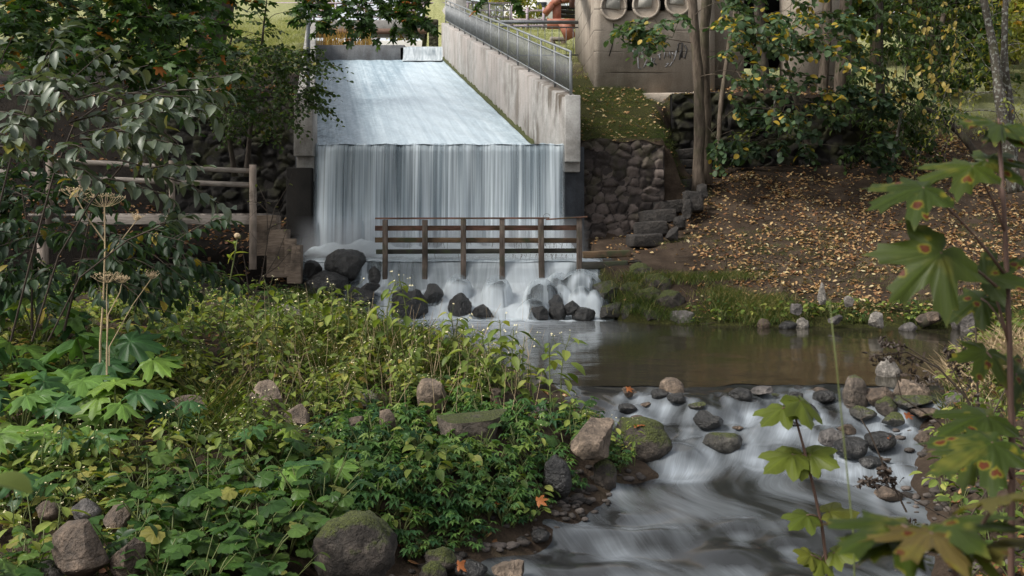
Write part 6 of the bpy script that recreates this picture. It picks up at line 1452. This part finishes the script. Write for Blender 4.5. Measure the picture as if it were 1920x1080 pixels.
# bare twiggy bush by the footbridge end
p = ground_at(470, 600); t = thing('bare_bush', tuple(p), 'leafless twiggy bush between the log footbridge and the waterfall', 'bush'); m = MB(); l = MB()
Yt = 15.5
for pts in ([(462, 590), (490, 520), (502, 450), (500, 380), (482, 345)], [(500, 450), (515, 390), (542, 345)], [(480, 545), (520, 480), (538, 430)], [(470, 570), (460, 500), (450, 440)], [(490, 520), (520, 500), (545, 470)], [(502, 430), (520, 420), (535, 418)], [(500, 395), (485, 380), (470, 378)], [(478, 555), (450, 520), (430, 480)]):
    P = np.array([W(*a, Yt + R.uniform(-.2, .2)) for a in pts]); m.tube(P, np.linspace(.011, .004, len(P)), 5, cap=False)
    for j in range(9): q = P[R.integers(1, len(P))] + R.normal(0, .06, 3); m.tube([q, q + R.normal(0, .12, 3)], .0022, 3, cap=False)
    put_leaves(l, 'oval', [P[-1], P[-2]], R.normal(0, 1, (2, 3)), [0, 0, 1.], .06, [.6, .8])
m.build('twig', M['stem_brown'], t); l.build('foliage', M['leaf_balsam'], t)
# straw stems over the upper bank
m = MB()
for i in range(260):
    p = ground_at(R.uniform(430, 1000), R.uniform(600, 800)); h = R.uniform(.25, .6); m.tube(curve(p, p + [R.normal(0, .12), R.normal(0, .1), h], R.normal(0, .02, 3), 4), [.003, .0025, .002, .0015], 3, cap=False)
tag(m.build('dry_stalk_litter', M['stem_dry']), kind='stuff')
# ------------------------------------------------------------------ leaf litter, pebbles, grass
lit = MB(); n = 47000; x = R.uniform(1.2, 14, n); y = R.uniform(16.0, 29, n)
u = 960 + F * x / y; v = HV - F * H(x, y) / y; d = dwater(x, y)
den = np.where(u < 1290, .10, .62) * np.where(v < 330, .45, 1) + .35 * sm(1500, 1750, u) * sm(600, 420, v); den = np.where((v > 540) & (u < 1500), den * .45, den); den *= sm(.05, .4, d)
den = den * np.clip(.75 + nz2(x, y, 1.4, .55) + nz2(x, y, 4.7, .45, 2.), .06, 1.6)
kp = (R.random(n) < den) & (u > 1080) & (u < 2050) & (x < 12); x, y, u = x[kp], y[kp], u[kp]; n = len(x); z = H(x, y)
def scatter_leaves(mb, x, y, z, size, tone):
    n = len(x); a = R.uniform(0, 6.28, n); D = np.stack([np.cos(a), np.sin(a), R.normal(0, .25, n)], 1); N = np.array([0, -.28, 1.]) + R.normal(0, .35, (n, 3)); P = np.stack([x, y, z + .018 + R.uniform(0, .02, n)], 1)
    h = np.arange(n) % 3
    for j, tp in enumerate(('dry', 'dry_b', 'maple_lo')): put_leaves(mb, tp, P[h == j], D[h == j], N[h == j], (size * (.62 if tp == 'maple_lo' else 1))[h == j], tone[h == j])
scatter_leaves(lit, x, y, z, R.uniform(.04, .10, n), np.clip(R.normal(.53, .25, n), 0, 1))
n = 2600; x = R.uniform(-14, -4.6, n); y = R.uniform(19.6, 24.8, n); kp = ~((y > 22.9) & (y < 23.5) & (x > -8)); x, y = x[kp], y[kp]; scatter_leaves(lit, x, y, H(x, y), R.uniform(.06, .13, len(x)), np.clip(R.normal(.25, .2, len(x)), 0, 1))
n = 420; x = R.uniform(-4.5, .9, n); y = R.uniform(5.2, 16, n); kp = dwater(x, y) > .05; x, y = x[kp], y[kp]; scatter_leaves(lit, x, y, H(x, y), R.uniform(.05, .11, len(x)), np.clip(R.normal(.25, .22, len(x)), 0, 1))
n = 1500; x = R.uniform(2.9, 7, n); y = R.uniform(6, 15.5, n); kp = dwater(x, y) > .05; x, y = x[kp], y[kp]; scatter_leaves(lit, x, y, H(x, y), R.uniform(.05, .11, len(x)), np.clip(R.normal(.4, .25, len(x)), 0, 1))
n = 260; x = R.uniform(1.5, 4.4, n); y = R.uniform(22.8, 27, n); scatter_leaves(lit, x, y, H(x, y), R.uniform(.05, .1, n), np.clip(R.normal(.75, .2, n), 0, 1))
tag(lit.build('leaf_litter', M['leaf_dry']), kind='stuff')
tw = MB()
for i in range(260):
    x = R.uniform(2, 11); y = R.uniform(17.8, 27); a = R.uniform(0, 6.28); L = R.uniform(.1, .6); p = np.array([x, y, Hs(x, y) + .03]); q = np.array([x + L * math.cos(a), y + L * math.sin(a), 0]); q[2] = Hs(q[0], q[1]) + .035
    tw.tube([p, (p + q) / 2 + R.normal(0, .02, 3), q], R.uniform(.004, .010), 4)
tag(tw.build('twig_litter', M['stem_brown']), kind='stuff')
# red and orange maple leaves one can point at
for (u, v, s, lab) in [(556, 622, .16, 'large orange-brown maple leaf lying on the upper bank'), (335, 782, .11, 'bright red leaf beside the grass tuft'), (76, 850, .09, 'small red leaf among the weeds at the left'), (925, 978, .07, 'orange leaf at the lower edge of the low green cover'), (485, 660, .10, 'salmon-coloured leaf in the weeds by the rounded brown stone'), (635, 668, .08, 'small orange leaf between the upper bank stones'), (1195, 776, .12, 'rusty leaf clinging to the brown stone by the left shore'), (1176, 724, .10, 'rusty leaf on the small stone at the left end of the rapids edge'), (1655, 812, .08, 'orange leaf on the dark wet stone'), (1738, 806, .09, 'orange maple leaf on the brown stone near the right shore'), (1695, 765, .11, 'yellow-orange leaf stranded on the low brown stone'), (1010, 1058, .11, 'dark orange leaf stuck at the bottom edge of the stream'), (862, 1050, .10, 'orange leaf on the mossy cobbles at the bottom')]:
    p = None
    for P, w, h in RW:
        uu_, vv_ = proj(P + [0, 0, h * .8])
        if abs(uu_ - u) < w * F / P[1] * .5 and abs(vv_ - v) < h * F / P[1] * .8: p = P + [(u - uu_) / F * P[1], -w * .25, h * .92]
    if p is None: p = ground_at(u, v); p = p + [0, 0, .10 if dwater(p[0], p[1]) > .1 else .42]
    l = MB(); put_leaves(l, 'maple', [p], [[R.normal(), R.normal() * .5, .1]], [[0, -.6, 1]], s * .7, [R.random()]); tag(l.build('fallen_leaf', M['leaf_rust'], origin=p), lab, 'leaf')
# grass on the mossy terrace, shores and meadows
gr = MB()
def scatter_grass(n, fx, protos, sc, mi_, cond=None):
    x, y = fx(n); ok = dwater(x, y) > .06
    if cond is not None: ok &= cond(x, y)
    x, y = x[ok], y[ok]; z = H(x, y); wh = R.integers(0, len(protos), len(x))
    for j, pr_ in enumerate(protos):
        ii = wh == j; kk = int(ii.sum())
        if kk: gr.inst(pr_.fz(), rotz(R.uniform(0, 6.28, kk), R.uniform(*sc, kk)), np.stack([x[ii], y[ii], z[ii]], 1), np.clip(R.normal(.5, .2, kk) + .2 * nz2(x[ii], y[ii], 1.5, 1), 0, 1), mi_)
scatter_grass(1100, lambda n: (R.uniform(2.2, 5.0, n), R.uniform(17.2, 19.6, n)), SHORT, (.9, 1.7), 0, lambda x, y: nz2(x, y, 2, 1) > -.3)
scatter_grass(260, lambda n: (R.uniform(2.9, 9, n), R.uniform(17.0, 18.2, n)), SHORT, (.6, 1.3), 0, lambda x, y: nz2(x, y, 1.6, 1) > 0)
scatter_grass(900, lambda n: (R.uniform(3.2, 12, n), R.uniform(17.7, 21.5, n)), SHORT, (.35, .8), 0, lambda x, y: nz2(x, y, .9, 1, 2.) > 0)
scatter_grass(1500, lambda n: (R.uniform(1.4, 4.6, n), R.uniform(22.85, 27, n)), SHORT, (.3, .7), 0, lambda x, y: nz2(x, y, 1.4, 1) > -.2)
scatter_grass(170, lambda n: (R.uniform(4.6, 7.5, n), R.uniform(9.5, 14.5, n)), GRS, (.5, 1.0), 0)
scatter_grass(60, lambda n: (R.normal(5.3, .25, n), R.normal(11.3, .5, n)), GRS, (.8, 1.3), 2)
scatter_grass(1500, lambda n: (R.uniform(-16, -4.5, n), R.uniform(28, 46, n)), SHORT, (1.2, 2.6), 1, lambda x, y: x < chute_l(y) - .5)
scatter_grass(900, lambda n: (R.uniform(-4, 4, n), R.uniform(28, 48, n)), SHORT, (.8, 1.6), 1, lambda x, y: x > chute_r(y) + .5)
scatter_grass(900, lambda n: (R.uniform(9, 26, n), R.uniform(26, 46, n)), SHORT, (1.2, 2.4), 1)
gr.build('meadow_grass', [M['grass'], M['grass_lit'], M['stem_dry']])['kind'] = 'stuff'
# shore weeds across the pool (small rosettes) as ground cover
gw = MB()
n = 62; x = R.uniform(3.2, 9.2, n); y = yfar(x) + R.uniform(.08, .5, n); z = H(x, y); wh = R.integers(0, 3, n)
for j in range(3):
    ii = wh == j; kk = int(ii.sum()); Mx = rotz(R.uniform(0, 6.28, kk), R.uniform(.7, 1.3, kk)); P = np.stack([x[ii], y[ii], z[ii]], 1); tn = R.uniform(.05, .6, kk); gw.inst(OVS[j][0].fz(), Mx, P, tn, 1); gw.inst(OVS[j][1].fz(), Mx, P, tn, 0)
n = 480; x = R.uniform(2.9, 6.6, n); y = R.uniform(6.0, 14.5, n); ok = dwater(x, y) > .02; x, y = x[ok], y[ok]; z = H(x, y); n = len(x); Mx = rotz(R.uniform(0, 6.28, n), R.uniform(.6, 1.2, n)); P = np.stack([x, y, z], 1); tn = R.uniform(.1, .65, n); gw.inst(OVS[0][0].fz(), Mx, P, tn, 1); gw.inst(OVS[1][1].fz(), Mx, P, tn, 0)
tag(gw.build('shore_weeds', [M['leaf_balsam'], M['stem']]), kind='stuff')
# reeds behind the sill
rd2 = MB(); n = 420; x = R.uniform(-9.2, -6.6, n); y = R.uniform(46, 50, n); a = R.uniform(0, 6.28, n)
put_leaves(rd2, 'blade', np.stack([x, y, np.full(n, 7.35)], 1), np.stack([np.cos(a) * .3, np.sin(a) * .3, np.ones(n)], 1), np.stack([np.cos(a), np.sin(a), np.zeros(n)], 1), R.uniform(.6, 1.5, n), R.uniform(0, 1, n)); tag(rd2.build('reed_bed', M['reed']), kind='stuff')
# pebbles at the stream edge
pb_ = MB(); Vi, Ti = ICO2
for i in range(420):
    y = R.uniform(5.9, 9.0); x = float(np.interp(y, LY, LX)) + R.normal(-.04, .12) if i < 170 else float(np.interp(y, RY, RX)) + R.normal(.1, .25)
    if i >= 320: y = R.uniform(9.5, 14); x = float(np.interp(y, RY, RX)) + R.normal(.08, .2)
    s = R.uniform(.012, .045) * (1.5 if R.random() < .1 else 1); V = Vi * (1 + .15 * R.normal(size=(len(Vi), 1))).clip(.8, 1.2) * [s * R.uniform(.8, 1.6), s, s * .6]
    zz = max(Hs(x, y), float(wz(y)) - .01); pb_.add(V + [x, y, zz + .005], Ti, tone=R.random())
M['pebble'] = wall_rock('wet_pebble', wall=False, a=(.018, .016, .014), b=(.12, .10, .088)); tag(pb_.build('pebble_shore', M['pebble'], smooth=True), kind='stuff')
# dead log on the far shore
m = MB(); pts = [W(1728, 604, 17.2), W(1752, 596, 17.3), W(1788, 582, 17.5)]; m.tube(pts, [.10, .09, .05], 9)
tag(m.build('dead_log', M['bark_dark'], origin=pts[0], smooth=True), 'dark dead log on the far shore at the right', 'log')

# ------------------------------------------------------------------ foreground right
def leaf_part(t, name, mat, tpl, p, tip, nrm_, size, tone):
    p = np.array(p, float); lf = MB(); put_leaves(lf, tpl, [p], [np.array(tip) - p], [nrm_], size, [tone]); return lf.build(name, mat, t, smooth=True)
Ys = 1.62
st_pts = [(1893, 1250, Ys), (1898, 900, Ys), (1893, 640, Ys), (1884, 420, Ys), (1872, 235, Ys)]
t = thing('maple_sapling', tuple(W(1893, 1650, Ys)), 'maple sapling in the right foreground with large leaves dotted by brown spots', 'sapling')
m = MB(); m.tube([W(1893, 1650, Ys)] + [W(*p) for p in st_pts], [.006, .0056, .005, .0045, .004, .003], 8)
Lf = [  # petiole start (u,v), leaf foot (u,v,dY), tip (u,v,dY), normal, size
 ((1873, 240), (1872, 232, 0), (1775, 205, -.05), (.1, -.55, 1), .085), ((1873, 250), (1880, 240, .03), (1990, 235, -.03), (0, -.5, 1), .09),
 ((1886, 440), (1822, 312, -.02), (1640, 330, -.04), (.05, -.42, 1), .10), ((1884, 400), (1850, 300, .04), (1935, 300, .02), (0, -.6, 1), .08), ((1888, 520), (1730, 352, -.06), (1560, 385, -.10), (.15, -.45, 1), .10),
 ((1890, 560), (1763, 474, -.08), (1690, 540, -.10), (-.15, -1, .55), .113), ((1890, 640), (1850, 520, .0), (1930, 470, 0), (0, -.7, 1), .08), ((1893, 640), (1840, 560, .05), (1760, 600, .03), (.1, -.4, 1), .075),
 ((1896, 760), (1850, 660, .04), (1830, 720, -.02), (0, -.8, .7), .07), 
 ((1898, 880), (1850, 780, .0), (1690, 812, -.05), (.1, -.28, 1), .10), ((1898, 900), (1860, 830, -.08), (1650, 900, -.14), (.25, -.22, 1), .115), ((1898, 930), (1830, 850, .05), (1700, 880, .05), (.1, -.3, 1), .09), 
 ((1898, 1000), (1905, 700, .06), (1960, 760, .05), (0, -.8, 1), .07)]
for (ps, lf0, tp, nn, s) in Lf:
    a = W(*ps, Ys); b = W(lf0[0], lf0[1], Ys + lf0[2]); m.tube(curve(a, b, [0, 0, .012], 6), [.0028, .0024, .002, .0019, .0018, .0018], 6)
    leaf_part(t, 'leaf', M['leaf_spot'], 'maple', b, W(tp[0], tp[1], Ys + tp[2]), nn, s, R.uniform(.2, .8))
m.build('stem', M['stem_red'], t, smooth=True)
# blurred low sapling leaves, very near
t = thing('maple_sapling', tuple(W(1800, 1900, .95)), 'out-of-focus maple shoot with bronze leaves at the bottom right corner', 'sapling'); m = MB()
m.tube([W(1800, 1900, .95), W(1830, 1300, .95), W(1780, 1010, .95)], [.005, .004, .003], 6)
for (b, tp, nn, s, mt) in [((1690, 985, .97), (1490, 1020, .9), (.12, -.10, 1), .085, 'leaf_spot'), ((1770, 985, .95), (1940, 960, .9), (0, -.12, 1), .075, 'leaf_spot'), ((1745, 1000, .93), (1600, 1060, .8), (0, -.12, 1), .07, 'leaf_bronze'), ((1850, 1020, .95), (1960, 1000, .9), (.1, -.2, 1), .07, 'leaf_bronze'), ((1880, 930, .92), (1990, 905, .85), (0, -.14, 1), .07, 'leaf_bronze'), ((1690, 1010, .96), (1560, 985, .98), (.05, -.16, 1), .06, 'leaf_spot'), ((1800, 1010, .95), (1830, 1100, .85), (.3, -.5, 1), .06, 'leaf_yellow')]:
    if mt == 'leaf_bronze' and mt not in M: M[mt] = leaf_mat('bronze_leaf', [(0, (.07, .045, .015)), (.5, (.10, .075, .02)), (1, (.07, .08, .02))], spots=True)
    m.tube(curve(W(1800, 1060, .95), W(*b), [0, 0, .005], 4), .0018, 5); leaf_part(t, 'leaf', M[mt], 'maple', W(*b), W(*tp), nn, s, R.uniform(.2, .8))
m.build('stem', M['stem_red'], t, smooth=True)
# yellow-green sapling
Yy = 3.0
t = thing('sycamore_sapling', tuple(W(1565, 1420, Yy)), 'thin sapling with pairs of yellow-green leaves in front of the rapids', 'sapling'); m = MB()
m.tube([W(*p, Yy) for p in ((1565, 1420), (1553, 1080), (1541, 985), (1522, 900), (1506, 835), (1492, 785), (1484, 764))], [.006, .0055, .005, .0045, .004, .0035, .003], 7)
for (a, b, tp, dy, nn, s) in [((1487, 768), (1466, 766), (1385, 812), -.12, (-.3, -.45, 1), .165), ((1487, 768), (1500, 752), (1545, 822), -.14, (.45, -.8, .7), .17), ((1490, 764), (1486, 752), (1550, 756), .06, (0, -.5, 1), .11),
        ((1512, 866), (1484, 852), (1386, 897), -.10, (-.25, -.5, 1), .185), ((1512, 866), (1504, 852), (1508, 908), -.1, (0, -1, .35), .15), ((1515, 870), (1520, 852), (1582, 872), -.08, (.2, -1, .6), .15), ((1514, 868), (1534, 856), (1570, 838), .05, (0, -.7, 1), .13),
        ((1538, 972), (1512, 966), (1452, 1002), -.1, (-.2, -.5, 1), .14), ((1540, 975), (1556, 960), (1634, 948), .0, (.1, -.4, 1), .15), ((1550, 1060), (1565, 1035), (1615, 1045), -.08, (.1, -.9, .7), .13), ((1550, 1060), (1520, 1040), (1480, 1062), -.08, (0, -.8, .8), .10), ((1548, 1040), (1540, 1050), (1538, 1090), -.08, (0, -1, .4), .12)]:
    b3 = W(*b, Yy); m.tube(curve(W(*a, Yy), b3, [0, 0, .006], 4), .002, 5); leaf_part(t, 'leaf', M['leaf_yellow'], 'syc', b3, W(tp[0], tp[1], Yy + dy), nn, s * .62, R.uniform(.1, .8))
m.build('stem', M['stem_red'], t, smooth=True)
# dark withered weeds
def dry_weed(label, Y, lines, seeds, base):
    t = thing('withered_weed', tuple(W(*base, Y)), label, 'dried plant'); m = MB(); s = MB()
    for pts, r in lines:
        P = np.array([W(*p, Y) for p in pts]); m.tube(P, np.linspace(r, r * .4, len(P)), 5, cap=False)
    for (u0, v0, u1, v1, n) in seeds:
        for i in range(n):
            f = R.random(); q = W(u0 + (u1 - u0) * f + R.normal(0, 3), v0 + (v1 - v0) * f + R.normal(0, 5), Y + R.normal(0, .03))
            c = W(u0 + (u1 - u0) * f, v0 + (v1 - v0) * f, Y); m.tube([c, q], .0012, 3, cap=False)
            s.add(q + Vi[:12] * 0 + R.normal(0, .004, 3), None) if False else None
            put_leaves(s, 'dry', [q], [R.normal(0, 1, 3)], [R.normal(0, 1, 3)], R.uniform(.012, .03), [R.random() * .3])
    m.build('stem', M['stem_brown'], t); s.build('withered_foliage', M['leaf_brown'], t)
M['leaf_brown'] = leaf_mat('withered_brown_leaf', [(0, (.03, .022, .017)), (1, (.10, .07, .05))], trans=0, veins=0)
dry_weed('withered dark weed leaning over the pool at the right', 4.6, [([(1850, 960), (1846, 860), (1836, 800), (1812, 745), (1760, 690), (1700, 660), (1630, 668)], .008), ([(1812, 745), (1780, 680), (1770, 640)], .004), ([(1740, 676), (1700, 650), (1660, 640)], .003), ([(1836, 800), (1832, 700), (1828, 560), (1826, 470)], .006)], [(1630, 668, 1735, 678, 70), (1650, 640, 1700, 652, 40), (1770, 650, 1800, 700, 60), (1805, 650, 1830, 760, 40)], (1852, 1020))
dry_weed('withered thin stalk beside the yellow-green sapling', 3.6, [([(1700, 960), (1660, 880), (1630, 810), (1614, 785), (1624, 780)], .004), ([(1800, 985), (1700, 930), (1640, 900), (1600, 912)], .003), ([(1820, 1020), (1780, 960), (1730, 910)], .003)], [(1655, 870, 1665, 900, 50), (1610, 905, 1650, 905, 25), (1690, 905, 1640, 900, 25)], (1760, 1120))
dry_weed('dark withered stalk crossing low in front of the right shore', 4.2, [([(1840, 900), (1760, 790), (1690, 745), (1680, 700)], .005), ([(1860, 780), (1900, 700), (1925, 660)], .004), ([(1800, 1000), (1850, 920), (1870, 840)], .004)], [(1690, 700, 1760, 720, 40), (1700, 985, 1760, 1000, 40)], (1850, 1010))
# blurred grass stalk and leaf, near left
l = MB(); q = W(-20, 905, 1.15); leafpos = W(100, 890, 1.15)
t = thing('leaf_shoot', tuple(W(-60, 1500, 1.15)), 'out-of-focus yellow-green leaf poking in from the left edge', 'leaf'); m = MB(); m.tube([W(-60, 1500, 1.15), W(-70, 1100, 1.15), W(-30, 905, 1.15)], .002, 5); m.build('stem', M['stem'], t); leaf_part(t, 'leaf', M['leaf_yellow'], 'oval', W(-30, 905, 1.15), W(100, 888, 1.12), (0, -.12, 1), .062, .1)
t = thing('grass_stalk', tuple(W(1600, 1500, 1.3)), 'out-of-focus thin green stalk rising through the rapids view', 'grass stalk'); m = MB(); m.tube([W(1615, 1500, 1.3), W(1600, 1000, 1.3), (W(1570, 700, 1.3)), W(1555, 560, 1.3)], [.0013, .0012, .0009, .0005], 5); m.build('stem', M['stem'], t)

# ------------------------------------------------------------------ light, sky, camera
el, az = math.radians(46), math.radians(245)     # azimuth measured from +Y (north) clockwise
sd = Vector((math.sin(az) * math.cos(el), math.cos(az) * math.cos(el), math.sin(el)))
w = bpy.data.worlds.new('World'); bpy.context.scene.world = w; w.use_nodes = True
nt = w.node_tree; bg = nt.nodes['Background']; sk = nt.nodes.new('ShaderNodeTexSky'); sk.sky_type = 'NISHITA'; sk.sun_disc = False
sk.sun_elevation = el; sk.sun_rotation = az; sk.air_density = 1.0; sk.dust_density = 2.5; sk.ozone_density = 1.0
hs_ = nt.nodes.new('ShaderNodeHueSaturation'); hs_.inputs['Saturation'].default_value = .22; nt.links.new(sk.outputs[0], hs_.inputs['Color']); nt.links.new(hs_.outputs[0], bg.inputs[0]); bg.inputs[1].default_value = .125
ld = bpy.data.lights.new('sun', 'SUN'); ld.energy = SUN_E if 'SUN_E' in globals() else 2.3; ld.angle = math.radians(16); ld.color = (1, .95, .87)
lo = bpy.data.objects.new('sun', ld); C.objects.link(lo); lo.rotation_euler = (-sd).to_track_quat('-Z', 'Y').to_euler(); lo.location = (0, 0, 30)
cd = bpy.data.cameras.new('camera'); cam = bpy.data.objects.new('camera', cd); C.objects.link(cam)
cd.sensor_width = 36; cd.lens = 36 * F / 1920; cd.shift_y = -(540 - HV) / 1920; cd.clip_end = 3000; cd.clip_start = .05
cam.rotation_euler = (math.pi / 2, 0, 0); cam.location = (0, 0, 0)
cd.dof.use_dof = True; cd.dof.focus_distance = 13; cd.dof.aperture_fstop = 9
sc = bpy.context.scene; sc.camera = cam
sc.view_settings.view_transform = 'Standard'; sc.view_settings.look = 'None'; sc.view_settings.gamma = 1; sc.view_settings.exposure = 0.9
sc.render.engine = 'CYCLES'; cy_ = sc.cycles; cy_.use_denoising = True; cy_.max_bounces = 8; cy_.transparent_max_bounces = 12; cy_.diffuse_bounces = 3; cy_.glossy_bounces = 3; cy_.sample_clamp_indirect = 8
cy_.use_adaptive_sampling = True; cy_.adaptive_threshold = .01
